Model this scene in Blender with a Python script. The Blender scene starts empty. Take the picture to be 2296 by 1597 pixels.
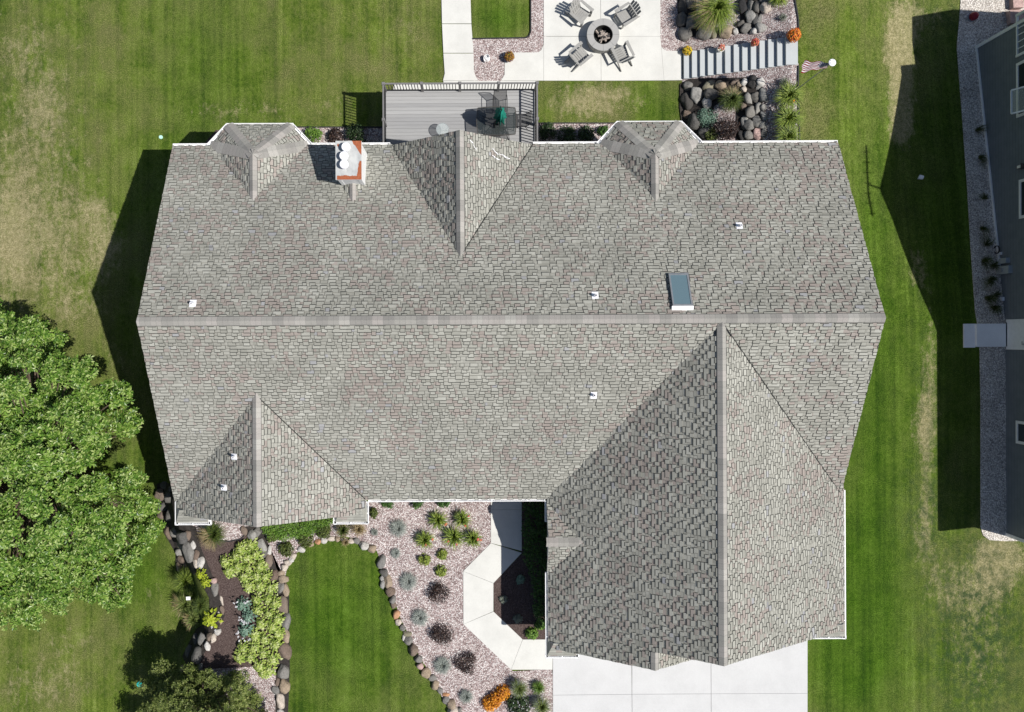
import bpy, bmesh, math, random
from mathutils import Vector, Matrix, noise
from mathutils.geometry import delaunay_2d_cdt
import numpy as np
R = random.Random(7)
S = bpy.context.scene
COL = S.collection
rad = math.radians

# ------------------------------------------------------------------ camera, sky, sun
F = 1786.0; ZC = 32.4; RZ = -0.00505; PPX, PPY = 1048.8, 757.0
cam = bpy.data.cameras.new("camera"); co = bpy.data.objects.new("camera", cam); COL.objects.link(co)
co.location = (0, 0, ZC); co.rotation_euler = (0, 0, RZ)
cam.sensor_width = 36; cam.lens = F / 2296 * 36
cam.shift_x = (1148 - PPX) / 2296; cam.shift_y = -(798.5 - PPY) / 2296
cam.clip_start = 0.5; cam.clip_end = 3000
S.camera = co
SX, SY = -0.664, 0.188                       # shadow of a metre of height
SUN = Vector((-SX, -SY, 1)).normalized()
elev = math.asin(SUN.z); azim = math.atan2(SUN.x, SUN.y)
w = bpy.data.worlds.new("World"); S.world = w; w.use_nodes = True
nt = w.node_tree
sky = nt.nodes.new("ShaderNodeTexSky"); sky.sky_type = 'NISHITA'; sky.sun_disc = False
sky.sun_elevation = elev; sky.sun_rotation = azim
nt.nodes["Background"].inputs[1].default_value = 0.07
nt.links.new(sky.outputs[0], nt.nodes["Background"].inputs[0])
sl = bpy.data.lights.new("sun", 'SUN'); sl.energy = 5.0; sl.angle = rad(0.53); sl.color = (1, 0.965, 0.91)
so = bpy.data.objects.new("sun", sl); COL.objects.link(so)
so.rotation_euler = SUN.to_track_quat('Z', 'Y').to_euler()
S.view_settings.view_transform = 'Standard'; S.view_settings.look = 'None'
S.view_settings.exposure = 0.1; S.view_settings.gamma = 1

# ------------------------------------------------------------------ helpers
CR, SR = math.cos(RZ), math.sin(RZ)
def P(px, py, z):
    d = ZC - z
    x = (px - PPX) * d / F; y = -(py - PPY) * d / F
    return Vector((x * CR - y * SR, x * SR + y * CR, z))
def sst(x, a, b):
    t = min(1, max(0, (x - a) / (b - a))); return t * t * (3 - 2 * t)
def interp(v, tab):
    if v <= tab[0][0]: return tab[0][1]
    for (a, fa), (b, fb) in zip(tab, tab[1:]):
        if v <= b: return fa + (fb - fa) * (v - a) / (b - a)
    return tab[-1][1]
STEP = [(-17, -12.2), (-15, -12.1), (-13.3, -11.9), (-12, -11.2), (-10.6, -11.4), (-9.5, -11.7), (-8, -12.3), (-6.6, -12.6), (-5.6, -12.5), (-5.0, -10.3)]
def gz(x, y):
    c = interp(y, STEP)
    ws = .8 + max(0, -17 - y) * .8; left = sst(x, c - ws, c + ws) if y < -5.3 else sst(x, c - 0.7, c + 0.9)
    ramp = 0.91 * min(1, max(0, (x - 9.35) / 4.0))
    b = sst(y, 4.6, 6.0)
    v = left * ((1 - b) * 1 + b * ramp)
    z = -2 + 2 * v
    if x > 14:
        t = -1.8 * min(1, max(0, (y - 0.5) / 12.0))
        z += (t - z) * sst(x, 14.6, 20.5)
    return z
def PG(px, py, dz=0.0):
    z = 0
    for _ in range(12):
        p = P(px, py, z + dz); z = gz(p.x, p.y)
    return Vector((p.x, p.y, z + dz))

class MB:
    def __init__(s): s.v = []; s.f = []; s.uv = []; s.m = []
    def face(s, pts, uv=None, m=0):
        i = len(s.v); s.v += [tuple(p) for p in pts]; s.f.append(tuple(range(i, i + len(pts))))
        s.uv.append(uv or [(0, 0)] * len(pts)); s.m.append(m)
    def prism(s, bot, top, m=0, mt=None, mb=None):
        n = len(bot); i = len(s.v); s.v += [tuple(p) for p in bot] + [tuple(p) for p in top]
        def ad(f, mm): s.f.append(f); s.uv.append([(0, 0)] * len(f)); s.m.append(mm)
        ad(tuple(i + k for k in reversed(range(n))), m if mb is None else mb)
        ad(tuple(i + n + k for k in range(n)), m if mt is None else mt)
        for k in range(n):
            l = (k + 1) % n; ad((i + k, i + l, i + n + l, i + n + k), m)
    def box(s, x0, x1, y0, y1, z0, z1, m=0):
        s.prism([(x0, y0, z0), (x1, y0, z0), (x1, y1, z0), (x0, y1, z0)], [(x0, y0, z1), (x1, y0, z1), (x1, y1, z1), (x0, y1, z1)], m)
    def bar(s, a, b, wd, ht, m=0, up=None):
        a = Vector(a); b = Vector(b); t = (b - a).normalized()
        up = Vector(up) if up else (Vector((0, 0, 1)) if abs(t.z) < .95 else Vector((0, 1, 0)))
        x = t.cross(up).normalized(); u = x.cross(t).normalized(); x *= wd / 2; u *= ht / 2
        s.prism([a - x - u, a + x - u, a + x + u, a - x + u], [b - x - u, b + x - u, b + x + u, b - x + u], m)
    def tube(s, pts, r, n=8, m=0, cap=True):
        pts = [Vector(p) for p in pts]; rs = r if isinstance(r, (list, tuple)) else [r] * len(pts)
        base = len(s.v); ux = None
        for i, p in enumerate(pts):
            t = (pts[min(i + 1, len(pts) - 1)] - pts[max(i - 1, 0)]).normalized()
            if ux is None: ux = t.orthogonal().normalized()
            ux = (ux - t * ux.dot(t)).normalized(); uy = t.cross(ux)
            for k in range(n):
                a = 2 * math.pi * k / n; s.v.append(tuple(p + (ux * math.cos(a) + uy * math.sin(a)) * rs[i]))
        for i in range(len(pts) - 1):
            for k in range(n):
                l = (k + 1) % n; s.f.append((base + i * n + k, base + i * n + l, base + (i + 1) * n + l, base + (i + 1) * n + k)); s.uv.append([(0, 0)] * 4); s.m.append(m)
        if cap:
            s.f.append(tuple(base + k for k in reversed(range(n)))); s.uv.append([(0, 0)] * n); s.m.append(m)
            s.f.append(tuple(base + (len(pts) - 1) * n + k for k in range(n))); s.uv.append([(0, 0)] * n); s.m.append(m)
    def lathe(s, prof, c=(0, 0, 0), n=24, m=0):
        base = len(s.v)
        for r, z in prof:
            for k in range(n):
                a = 2 * math.pi * k / n; s.v.append((c[0] + r * math.cos(a), c[1] + r * math.sin(a), c[2] + z))
        for i in range(len(prof) - 1):
            for k in range(n):
                l = (k + 1) % n; s.f.append((base + i * n + k, base + i * n + l, base + (i + 1) * n + l, base + (i + 1) * n + k)); s.uv.append([(0, 0)] * 4); s.m.append(m)
    def build(s, name, mats, parent=None, smooth=False, loc=None):
        me = bpy.data.meshes.new(name); me.from_pydata(s.v, [], s.f)
        uvl = me.uv_layers.new(name="UVMap")
        uvl.data.foreach_set("uv", [c for f in s.uv for p in f for c in p])
        for mt in (mats if isinstance(mats, (list, tuple)) else [mats]): me.materials.append(mt)
        me.polygons.foreach_set("material_index", s.m)
        if smooth: me.polygons.foreach_set("use_smooth", [True] * len(s.f))
        me.update()
        o = bpy.data.objects.new(name, me); COL.objects.link(o)
        if parent: o.parent = parent
        if loc is not None: o.location = loc
        return o
def tag(o, label=None, cat=None, group=None, kind=None):
    if label: o["label"] = label
    if cat: o["category"] = cat
    if group: o["group"] = group
    if kind: o["kind"] = kind
    return o
def thing(name, label, cat, loc=(0, 0, 0), rz=0, group=None):
    o = bpy.data.objects.new(name, None); COL.objects.link(o); o.location = loc; o.rotation_euler = (0, 0, rz)
    o.empty_display_size = .2
    return tag(o, label, cat, group)
def copy_tree(o, parent=None):
    c = o.copy(); COL.objects.link(c)
    if parent: c.parent = parent
    for ch in [k for k in COL.objects if k.parent == o]: copy_tree(ch, c)
    return c

# ------------------------------------------------------------------ materials
class NT:
    def __init__(s, name):
        s.mat = bpy.data.materials.new(name); s.mat.use_nodes = True; s.t = s.mat.node_tree
        s.b = s.t.nodes["Principled BSDF"]; s.out = s.t.nodes["Material Output"]
    def n(s, typ, **k):
        o = s.t.nodes.new(typ)
        for a, v in k.items(): setattr(o, a, v)
        return o
    def link(s, a, b): s.t.links.new(a, b)
    def put(s, sock, v):
        if isinstance(v, bpy.types.NodeSocket): s.link(v, sock)
        elif v is not None: sock.default_value = v
    def m(s, op, a, b=None, c=None):
        o = s.n("ShaderNodeMath", operation=op)
        for i, v in enumerate((a, b, c)): s.put(o.inputs[i], v)
        return o.outputs[0]
    def ramp(s, f, stops, interp='LINEAR'):
        o = s.n("ShaderNodeValToRGB"); r = o.color_ramp; r.interpolation = interp
        while len(r.elements) < len(stops): r.elements.new(.5)
        for e, (p, c) in zip(r.elements, stops):
            e.position = p; e.color = (*c, 1) if len(c) == 3 else c
        s.put(o.inputs[0], f); return o.outputs[0]
    def mix(s, f, a, b, bl='MIX'):
        o = s.n("ShaderNodeMix", data_type='RGBA', blend_type=bl)
        s.put(o.inputs[0], f); s.put(o.inputs[6], (*a, 1) if isinstance(a, tuple) and len(a) == 3 else a); s.put(o.inputs[7], (*b, 1) if isinstance(b, tuple) and len(b) == 3 else b)
        return o.outputs[2]
    def noise(s, vec, sc, det=3, rough=.55, dim='3D'):
        o = s.n("ShaderNodeTexNoise"); o.inputs["Scale"].default_value = sc; o.inputs["Detail"].default_value = det; o.inputs["Roughness"].default_value = rough
        if vec is not None: s.link(vec, o.inputs["Vector"])
        return o.outputs[0]
    def pos(s): return s.n("ShaderNodeNewGeometry").outputs["Position"]
    def obj(s): return s.n("ShaderNodeTexCoord").outputs["Object"]
    def mul(s, vec, v):
        o = s.n("ShaderNodeVectorMath", operation='MULTIPLY'); s.link(vec, o.inputs[0]); o.inputs[1].default_value = v; return o.outputs[0]
    def map(s, v, a, b, c=0, d=1):
        o = s.n("ShaderNodeMapRange"); s.put(o.inputs[0], v); o.inputs[1].default_value = a; o.inputs[2].default_value = b; o.inputs[3].default_value = c; o.inputs[4].default_value = d
        return o.outputs[0]
    def bump(s, h, st=.3, dist=.02):
        o = s.n("ShaderNodeBump"); o.inputs["Strength"].default_value = st; o.inputs["Distance"].default_value = dist; s.link(h, o.inputs["Height"]); s.link(o.outputs[0], s.b.inputs["Normal"])
    def fin(s, col, rough=.8, spec=.3, metal=0):
        s.put(s.b.inputs["Base Color"], (*col, 1) if isinstance(col, tuple) else col); s.put(s.b.inputs["Roughness"], rough)
        s.b.inputs["Specular IOR Level"].default_value = spec; s.b.inputs["Metallic"].default_value = metal
        return s.mat
def simple(name, col, rough=.6, var=.12, sc=6, spec=.3, metal=0, bump=0):
    t = NT(name); n = t.noise(t.pos(), sc, 5)
    lo = tuple(c * (1 - var) for c in col); hi = tuple(min(1, c * (1 + var)) for c in col)
    c = t.ramp(n, [(.3, lo), (.7, hi)])
    if bump: t.bump(t.noise(t.pos(), sc * 6, 4), bump, .01)
    return t.fin(c, rough, spec, metal)
def leafmat(name, cols, transl=.25, rough=.55):
    t = NT(name); r = t.n("ShaderNodeNewGeometry").outputs["Random Per Island"]
    k = len(cols) - 1
    c = t.ramp(r, [(i / k, cc) for i, cc in enumerate(cols)])
    lf = t.noise(t.pos(), 1.1, 2); c = t.mix(t.map(lf, .35, .65, 0, .45), c, t.mix(1, c, (.72, .76, .7), 'MULTIPLY'))
    t.fin(c, rough, .4)
    tr = t.n("ShaderNodeBsdfTranslucent"); t.link(c, tr.inputs[0])
    mx = t.n("ShaderNodeMixShader"); mx.inputs[0].default_value = transl
    t.link(t.b.outputs[0], mx.inputs[1]); t.link(tr.outputs[0], mx.inputs[2]); t.link(mx.outputs[0], t.out.inputs[0])
    return t.mat

def shingle_mat(name, island):
    t = NT(name); p = t.pos()
    if island:
        r = t.n("ShaderNodeNewGeometry").outputs["Random Per Island"]
        tone = t.ramp(r, [(0, (.285, .282, .248)), (.3, (.325, .321, .284)), (.7, (.355, .351, .312)), (1, (.395, .391, .35))])
        r2 = t.m('FRACT', t.m('MULTIPLY', r, 57.3)); line = None
    else:
        uv = t.n("ShaderNodeTexCoord").outputs["UV"]; sp = t.n("ShaderNodeSeparateXYZ"); t.link(uv, sp.inputs[0]); u, v = sp.outputs[0], sp.outputs[1]
        vv = t.m('DIVIDE', v, SH_H); row = t.m('FLOOR', vv)
        def hash2(a, b, k):
            o = t.n("ShaderNodeTexWhiteNoise", noise_dimensions='3D'); cb = t.n("ShaderNodeCombineXYZ")
            t.put(cb.inputs[0], a); t.put(cb.inputs[1], b); cb.inputs[2].default_value = k; t.link(cb.outputs[0], o.inputs[0]); return o.outputs[0]
        col = t.m('FLOOR', t.m('ADD', t.m('DIVIDE', u, .23), t.m('MULTIPLY', hash2(row, 3.7, 0.), 9)))
        tone = t.ramp(hash2(col, row, 5.), [(0, (.27, .267, .235)), (.5, (.315, .31, .275)), (1, (.36, .356, .318))]); r2 = hash2(col, row, 9.)
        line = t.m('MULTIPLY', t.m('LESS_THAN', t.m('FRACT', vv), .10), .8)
    ps = t.noise(p, .55, 4, .65)
    pk = t.m('LESS_THAN', t.m('ADD', r2, t.m('MULTIPLY', t.m('SUBTRACT', .52, ps), 2.6)), .22)
    tone = t.mix(t.m('MULTIPLY', pk, .7), tone, (.30, .25, .228))
    tone = t.mix(t.m('MULTIPLY', t.m('GREATER_THAN', r2, .988), .5), tone, (.31, .315, .36))
    streak = t.noise(t.mul(p, (.5, .5, 1)), 1.0, 5, .6)
    tone = t.mix(1, tone, t.ramp(streak, [(.3, (.86, .86, .86)), (.72, (1.1, 1.1, 1.1))]), 'MULTIPLY')
    gr = t.noise(p, 80, 2); tone = t.mix(1, tone, t.ramp(gr, [(.3, (.86, .86, .86)), (.7, (1.12, 1.12, 1.12))]), 'MULTIPLY')
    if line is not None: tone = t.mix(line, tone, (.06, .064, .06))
    return t.fin(tone, 1.0, .05)
SH_H = .122
def cap_mat():
    t = NT("ridge_cap_shingle"); uv = t.n("ShaderNodeTexCoord").outputs["UV"]
    sp = t.n("ShaderNodeSeparateXYZ"); t.link(uv, sp.inputs[0])
    o = t.n("ShaderNodeTexWhiteNoise", noise_dimensions='1D'); t.link(t.m('FLOOR', t.m('DIVIDE', sp.outputs[0], .37)), o.inputs["W"])
    tone = t.ramp(o.outputs[0], [(0, (.25, .24, .225)), (.4, (.315, .305, .28)), (.75, (.345, .32, .30)), (1, (.39, .38, .35))])
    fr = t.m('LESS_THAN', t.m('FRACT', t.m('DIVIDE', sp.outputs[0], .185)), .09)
    tone = t.mix(t.m('MULTIPLY', fr, .35), tone, (.15, .15, .14)); tone = t.mix(t.m('MULTIPLY', t.m('GREATER_THAN', sp.outputs[1], .148), .8), tone, (.06, .06, .06))  # dark rim line paints the cap's shadow along its edges
    gr = t.noise(uv, 30, 4); tone = t.mix(1, tone, t.ramp(gr, [(.3, (.86, .86, .86)), (.7, (1.1, 1.1, 1.1))]), 'MULTIPLY')
    return t.fin(tone, .95, .12)
def lawn_mat():
    t = NT("lawn_grass"); p = t.pos()
    mid = t.noise(p, 1.1, 5, .65); fine = t.noise(t.mul(p, (1, .75, 1)), 7.5, 4, .7); bl = t.noise(p, 24, 3, .75)
    stripe = t.noise(t.mul(p, (2.3, .045, .05)), 1, 4, .62); sharp = t.noise(t.mul(p, (5.5, .10, .05)), 1, 2, .5)
    a = t.m('ADD', t.m('ADD', t.m('MULTIPLY', mid, .54), t.m('MULTIPLY', stripe, .50)), t.m('ADD', t.m('MULTIPLY', t.m('SUBTRACT', sharp, .5), .40), t.m('MULTIPLY', t.m('SUBTRACT', fine, .5), .45)))
    g = t.ramp(a, [(.30, (.034, .064, .009)), (.46, (.066, .104, .014)), (.58, (.104, .146, .023)), (.70, (.145, .196, .038)), (.84, (.205, .25, .068))])
    at = t.n("ShaderNodeAttribute", attribute_name="dry"); sp = t.n("ShaderNodeSeparateColor"); t.link(at.outputs["Color"], sp.inputs[0])
    dry, lush, wild = sp.outputs[0], sp.outputs[1], sp.outputs[2]
    ol = t.map(t.m('ADD', t.m('MULTIPLY', t.noise(t.mul(p, (1, .6, 1)), .8, 4, .65), .8), t.m('MULTIPLY', fine, .35)), .46, .74, 0, .8)
    g = t.mix(t.m('MULTIPLY', ol, t.m('SUBTRACT', 1, t.m('MULTIPLY', lush, .7))), g, t.ramp(bl, [(.3, (.085, .088, .03)), (.7, (.20, .19, .085))]))
    g = t.mix(lush, g, t.mix(1, g, (.54, .78, .38), 'MULTIPLY'))
    patch = t.noise(t.mul(p, (2.1, .9, 1)), 1.5, 6, .75); f2 = t.noise(t.mul(p, (1, .8, 1)), 4.2, 5, .85)
    th = t.m('ADD', t.m('ADD', t.m('MULTIPLY', patch, 1.0), t.m('MULTIPLY', f2, 1.15)), dry)
    k = t.map(th, 1.41, 1.74)
    tan = t.ramp(t.noise(p, 7, 4, .75), [(.3, (.17, .155, .07)), (.7, (.44, .375, .235))])
    g = t.mix(t.m('MULTIPLY', k, .74), g, tan)
    clump = t.map(t.noise(t.mul(p, (1, .8, 1)), 3.0, 5, .75), .42, .6)
    g = t.mix(t.m('MULTIPLY', wild, clump), g, (.030, .058, .020))
    g = t.mix(1, g, t.ramp(bl, [(.34, (.46, .50, .42)), (.66, (1.5, 1.46, 1.5))]), 'MULTIPLY')
    t.bump(t.m('ADD', bl, fine), .6, .035)
    return t.fin(g, .95, .08)
def gravel_mat(name, cols, sc=26):
    t = NT(name); p = t.pos()
    v = t.n("ShaderNodeTexVoronoi"); v.inputs["Scale"].default_value = sc; t.link(p, v.inputs["Vector"])
    sp = t.n("ShaderNodeSeparateColor"); t.link(v.outputs["Color"], sp.inputs[0])
    k = len(cols) - 1
    c = t.ramp(sp.outputs[0], [(i / k, cc) for i, cc in enumerate(cols)])
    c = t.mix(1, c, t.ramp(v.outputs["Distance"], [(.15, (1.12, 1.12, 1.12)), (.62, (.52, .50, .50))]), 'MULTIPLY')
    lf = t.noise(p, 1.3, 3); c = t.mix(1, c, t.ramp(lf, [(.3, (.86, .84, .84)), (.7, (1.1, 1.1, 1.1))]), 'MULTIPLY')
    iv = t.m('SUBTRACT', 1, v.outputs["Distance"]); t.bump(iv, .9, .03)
    return t.fin(c, .85, .25)
def mulch_mat():
    t = NT("bark_mulch"); p = t.pos(); n = t.noise(t.mul(p, (1, 1, 1)), 24, 5, .8)
    c = t.ramp(n, [(.3, (.030, .020, .018)), (.5, (.085, .060, .055)), (.72, (.21, .165, .15))])
    t.bump(n, .9, .04); return t.fin(c, .95, .1)
def concrete_mat(name, col, var=.07):
    t = NT(name); p = t.pos()
    n = t.noise(p, .8, 6, .65); m = t.noise(p, 30, 3)
    c = t.ramp(n, [(.25, tuple(x * (1 - var * 1.6) for x in col)), (.55, col), (.8, tuple(min(1, x * (1 + var * .6)) for x in col))])
    st = t.map(t.noise(p, 2.6, 5, .7), .64, .78, 0, .28); c = t.mix(st, c, tuple(x * .72 for x in col)); c = t.mix(t.map(t.noise(t.mul(p, (.35, 2.2, 1)), 1.1, 5, .7), .58, .74, 0, .16), c, tuple(x * .7 for x in col))
    c = t.mix(1, c, t.ramp(m, [(.3, (.95, .95, .95)), (.7, (1.03, 1.03, 1.03))]), 'MULTIPLY')
    t.bump(m, .15, .005); return t.fin(c, .9, .2)
def rock_mat(name, col, speck=.25):
    t = NT(name); o = t.obj(); ri = t.n("ShaderNodeObjectInfo").outputs["Random"]
    ad = t.n("ShaderNodeVectorMath", operation='ADD'); t.link(o, ad.inputs[0]); cb = t.n("ShaderNodeCombineXYZ"); t.link(t.m('MULTIPLY', ri, 40), cb.inputs[0]); t.link(cb.outputs[0], ad.inputs[1]); v = ad.outputs[0]
    n = t.noise(v, 4, 6, .65); f = t.noise(v, 30, 4, .7)
    c = t.ramp(n, [(.28, tuple(x * .6 for x in col)), (.55, col), (.78, tuple(min(1, x * 1.35) for x in col))])
    c = t.mix(1, c, t.ramp(f, [(.35, (1 - speck,) * 3), (.65, (1 + speck,) * 3)]), 'MULTIPLY')
    c = t.mix(t.map(ri, 0, 1, 0, .25), c, (.28, .25, .21))
    t.bump(t.m('ADD', n, t.m('MULTIPLY', f, .5)), .6, .04); return t.fin(c, .85, .25)
def glass_mat(name, col, rough=.05, alpha=1.0, spec=.6):
    t = NT(name); t.fin(col, rough, spec); t.b.inputs["Alpha"].default_value = alpha; return t.mat

M = {}
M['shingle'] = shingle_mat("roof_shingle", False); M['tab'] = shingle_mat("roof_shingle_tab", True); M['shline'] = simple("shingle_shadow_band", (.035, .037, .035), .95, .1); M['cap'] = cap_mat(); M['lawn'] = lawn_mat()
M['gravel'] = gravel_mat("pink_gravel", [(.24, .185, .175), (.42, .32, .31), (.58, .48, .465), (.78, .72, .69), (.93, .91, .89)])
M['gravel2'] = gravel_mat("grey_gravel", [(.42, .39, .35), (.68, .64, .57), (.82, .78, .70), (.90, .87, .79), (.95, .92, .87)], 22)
M['mulch'] = mulch_mat()
M['conc'] = concrete_mat("pale_concrete", (.63, .625, .59), .09); M['drive'] = concrete_mat("driveway_concrete", (.56, .56, .56), .06)
M['step'] = concrete_mat("step_concrete", (.45, .475, .485), .06); M['stoop'] = concrete_mat("stoop_concrete", (.86, .86, .86))
M['joint'] = simple("joint_dark", (.36, .36, .34), .9)
M['white'] = simple("white_aluminium", (.86, .86, .86), .45, .04)
M['trim'] = simple("white_trim", (.74, .76, .78), .5, .05)
M['siding'] = simple("taupe_siding", (.36, .33, .30), .7, .06)
M['found'] = simple("foundation_concrete", (.40, .40, .39), .9, .1)
M['nsiding'] = None
M['black'] = simple("black_metal", (.03, .03, .032), .45, .1)
M['rail'] = simple("bronze_rail", (.17, .165, .165), .5, .08); M['railD'] = simple("dark_baluster", (.025, .025, .027), .5, .08)
M['poly'] = simple("grey_poly_lumber", (.30, .295, .28), .6, .07, 9)
M['pit'] = concrete_mat("fire_pit_block", (.36, .355, .345), .06)
M['log'] = simple("split_log", (.33, .28, .245), .9, .55, 11); M['char'] = simple("charred_log", (.05, .045, .045), .9, .5, 9)
M['soot'] = simple("soot_steel", (.025, .025, .025), .8)
M['canvas'] = simple("green_canvas", (.012, .21, .155), .8, .3, 5)
M['mesh'] = None
M['umbmetal'] = simple("brown_metal", (.06, .055, .05), .4)
M['terra'] = simple("clay_pot", (.42, .19, .13), .8, .1); M['potw'] = simple("white_pot", (.72, .72, .68), .5); M['potp'] = simple("purple_pot", (.13, .09, .17), .5)
M['teal'] = simple("teal_lid", (.02, .40, .37), .5, .2); M['mint'] = simple("pale_mint_lid", (.45, .72, .62), .5, .2)
M['red'] = simple("red_plastic", (.25, .015, .03), .4)
M['steel'] = simple("galvanised_steel", (.40, .41, .42), .4, .1, metal=.6)
M['ubox'] = simple("grey_enclosure", (.30, .335, .35), .5, .06)
M['lead'] = simple("white_flashing", (.84, .84, .88), .5, .05); M['dark'] = simple("dark_opening", (.012, .012, .014), .6)
M['bark'] = simple("tree_bark", (.13, .095, .07), .95, .35, 8, bump=.6)
M['edge'] = simple("black_edging", (.025, .025, .027), .6)
M['skyglass'] = glass_mat("skylight_glass", (.12, .185, .215), .06, 1, .8)  # base colour lightened to carry the sky's reflection on the pane
M['winglass'] = glass_mat("window_glass", (.03, .04, .045), .05, 1, .6)
M['topglass'] = glass_mat("smoked_glass", (.05, .06, .06), .04, .42, .5)
M['clearglass'] = glass_mat("pale_glass", (.50, .55, .55), .05, .40, .6)
t = NT("sling_mesh"); t.fin((.05, .05, .052), .7, .2); t.b.inputs["Alpha"].default_value = .62; M['mesh'] = t.mat
def nsiding():
    t = NT("slate_lap_siding"); p = t.pos(); sp = t.n("ShaderNodeSeparateXYZ"); t.link(p, sp.inputs[0])
    fr = t.m('FRACT', t.m('DIVIDE', sp.outputs[2], .17)); n = t.noise(p, 3, 5)
    c = t.ramp(n, [(.3, (.13, .155, .18)), (.7, (.165, .19, .215))]); c = t.mix(t.m('LESS_THAN', fr, .06), c, (.09, .10, .115))
    t.bump(fr, .5, .012); return t.fin(c, .6, .3)
M['nsiding'] = nsiding()
def deck_mat():
    t = NT("grey_composite_board"); p = t.pos(); r = t.n("ShaderNodeNewGeometry").outputs["Random Per Island"]
    n = t.noise(t.mul(p, (.8, 14, 14)), 2, 4); c = t.ramp(r, [(0, (.275, .275, .28)), (.5, (.32, .32, .32)), (1, (.36, .36, .36))])
    c = t.mix(1, c, t.ramp(n, [(.3, (.93, .93, .93)), (.7, (1.06, 1.06, 1.06))]), 'MULTIPLY'); return t.fin(c, .7, .25)
M['deck'] = deck_mat()
def rust_mat():
    t = NT("rusted_white_cap"); uv = t.n("ShaderNodeTexCoord").outputs["UV"]; sp = t.n("ShaderNodeSeparateXYZ"); t.link(uv, sp.inputs[0]); x, y = sp.outputs[0], sp.outputs[1]
    n = t.m('MULTIPLY', t.m('SUBTRACT', t.noise(uv, 6, 5, .6), .5), .16)
    def mx(*a):
        r = a[0]
        for b in a[1:]: r = t.m('MAXIMUM', r, b)
        return r
    bottom = t.m('MULTIPLY', t.m('LESS_THAN', t.m('ADD', y, n), .10), t.m('GREATER_THAN', x, .05))
    rt = t.m('MULTIPLY', t.m('GREATER_THAN', t.m('ADD', x, t.m('SUBTRACT', n, t.m('MULTIPLY', y, .22))), .80), t.m('LESS_THAN', t.m('ADD', y, n), .47))
    tr = t.m('GREATER_THAN', t.m('ADD', t.m('ADD', t.m('MULTIPLY', x, 1.0), t.m('MULTIPLY', y, .95)), n), 1.58)
    sp2 = t.m('LESS_THAN', t.m('ADD', t.m('MULTIPLY', t.m('ABSOLUTE', t.m('SUBTRACT', x, .10)), 1.2), t.m('ABSOLUTE', t.m('SUBTRACT', y, .89))), .055)
    f = mx(bottom, rt, tr, sp2)
    base = t.ramp(t.noise(uv, 3, 5, .6), [(.3, (.33, .34, .34)), (.6, (.50, .51, .50))])
    ru = t.ramp(t.noise(uv, 14, 5, .7), [(.3, (.24, .065, .025)), (.7, (.40, .125, .055))])
    return t.fin(t.mix(f, base, ru), .6, .3)
M['rust'] = rust_mat()
L = {}
L['maple'] = leafmat("tree_leaf", [(.05, .12, .015), (.10, .21, .027), (.17, .305, .045), (.29, .42, .085), (.47, .56, .22)], .3, .38)
L['small'] = leafmat("olive_leaf", [(.06, .09, .016), (.12, .165, .03), (.20, .25, .06), (.32, .35, .12)], .25)
L['hosta'] = leafmat("chartreuse_leaf", [(.17, .27, .04), (.33, .43, .08), (.46, .54, .14), (.60, .64, .33)], .2)
L['gold'] = leafmat("gold_leaf", [(.28, .36, .02), (.40, .48, .03), (.50, .56, .06)], .25)
L['blueh'] = leafmat("blue_green_leaf", [(.10, .19, .14), (.17, .28, .21), (.26, .37, .29)], .15)
L['fescue'] = leafmat("blue_grey_blade", [(.22, .25, .225), (.33, .36, .33), (.45, .47, .44)], .15)
L['day'] = leafmat("daylily_blade", [(.06, .10, .014), (.15, .23, .025), (.27, .36, .05), (.38, .44, .10)], .25)
L['dayd'] = leafmat("deep_blade", [(.030, .055, .012), (.075, .115, .020), (.16, .21, .04)], .2)
L['tan'] = leafmat("straw_blade", [(.26, .19, .085), (.40, .31, .16), (.52, .43, .27)], .2)
L['orn'] = leafmat("ornamental_blade", [(.085, .13, .03), (.17, .24, .05), (.27, .34, .09), (.36, .38, .16)], .25)
L['barb'] = leafmat("purple_leaf", [(.012, .007, .008), (.022, .011, .011), (.04, .02, .016), (.075, .038, .024)], .15)
L['spir'] = leafmat("lime_leaf", [(.12, .17, .025), (.22, .29, .04), (.34, .40, .07)], .25)
L['green'] = leafmat("green_leaf", [(.025, .07, .012), (.05, .12, .02), (.09, .19, .035)], .25)
L['grnb'] = leafmat("bright_green_leaf", [(.06, .14, .015), (.13, .25, .03), (.22, .36, .05)], .25)
L['dgreen'] = leafmat("dark_green_leaf", [(.012, .03, .008), (.025, .055, .014), (.05, .09, .025)], .2)
L['olive'] = leafmat("olive_shrub_leaf", [(.04, .06, .012), (.08, .11, .02), (.13, .16, .035)], .25)
L['orange'] = leafmat("orange_petal", [(.45, .13, .008), (.70, .26, .012), (.85, .40, .02)], .2)
L['redor'] = leafmat("red_orange_petal", [(.55, .06, .015), (.85, .22, .02), (.90, .36, .05)], .2)
L['yellow'] = leafmat("yellow_petal", [(.55, .40, .01), (.85, .68, .04), (.80, .25, .02)], .2)
L['pink'] = leafmat("pink_petal", [(.45, .03, .05), (.75, .15, .14), (.75, .30, .10)], .2)
L['rust'] = leafmat("rust_petal", [(.16, .045, .012), (.32, .13, .02), (.45, .30, .04)], .2)
L['whitef'] = leafmat("white_petal", [(.55, .53, .58), (.78, .77, .80)], .2)
L['grey'] = leafmat("grey_leaf", [(.16, .18, .14), (.26, .29, .24)], .2)
ROCK = {k: rock_mat(k.replace(' ', '_') + "_rock", c) for k, c in {
    'black': (.028, .028, .030), 'dark grey': (.10, .098, .094), 'grey': (.19, .185, .175), 'light grey': (.30, .295, .28), 'white': (.58, .56, .53), 'tan': (.34, .265, .19),
    'beige': (.55, .48, .41), 'brown': (.17, .125, .098), 'olive': (.25, .23, .16), 'pink': (.52, .36, .33), 'orange': (.55, .28, .14)}.items()}

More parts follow.
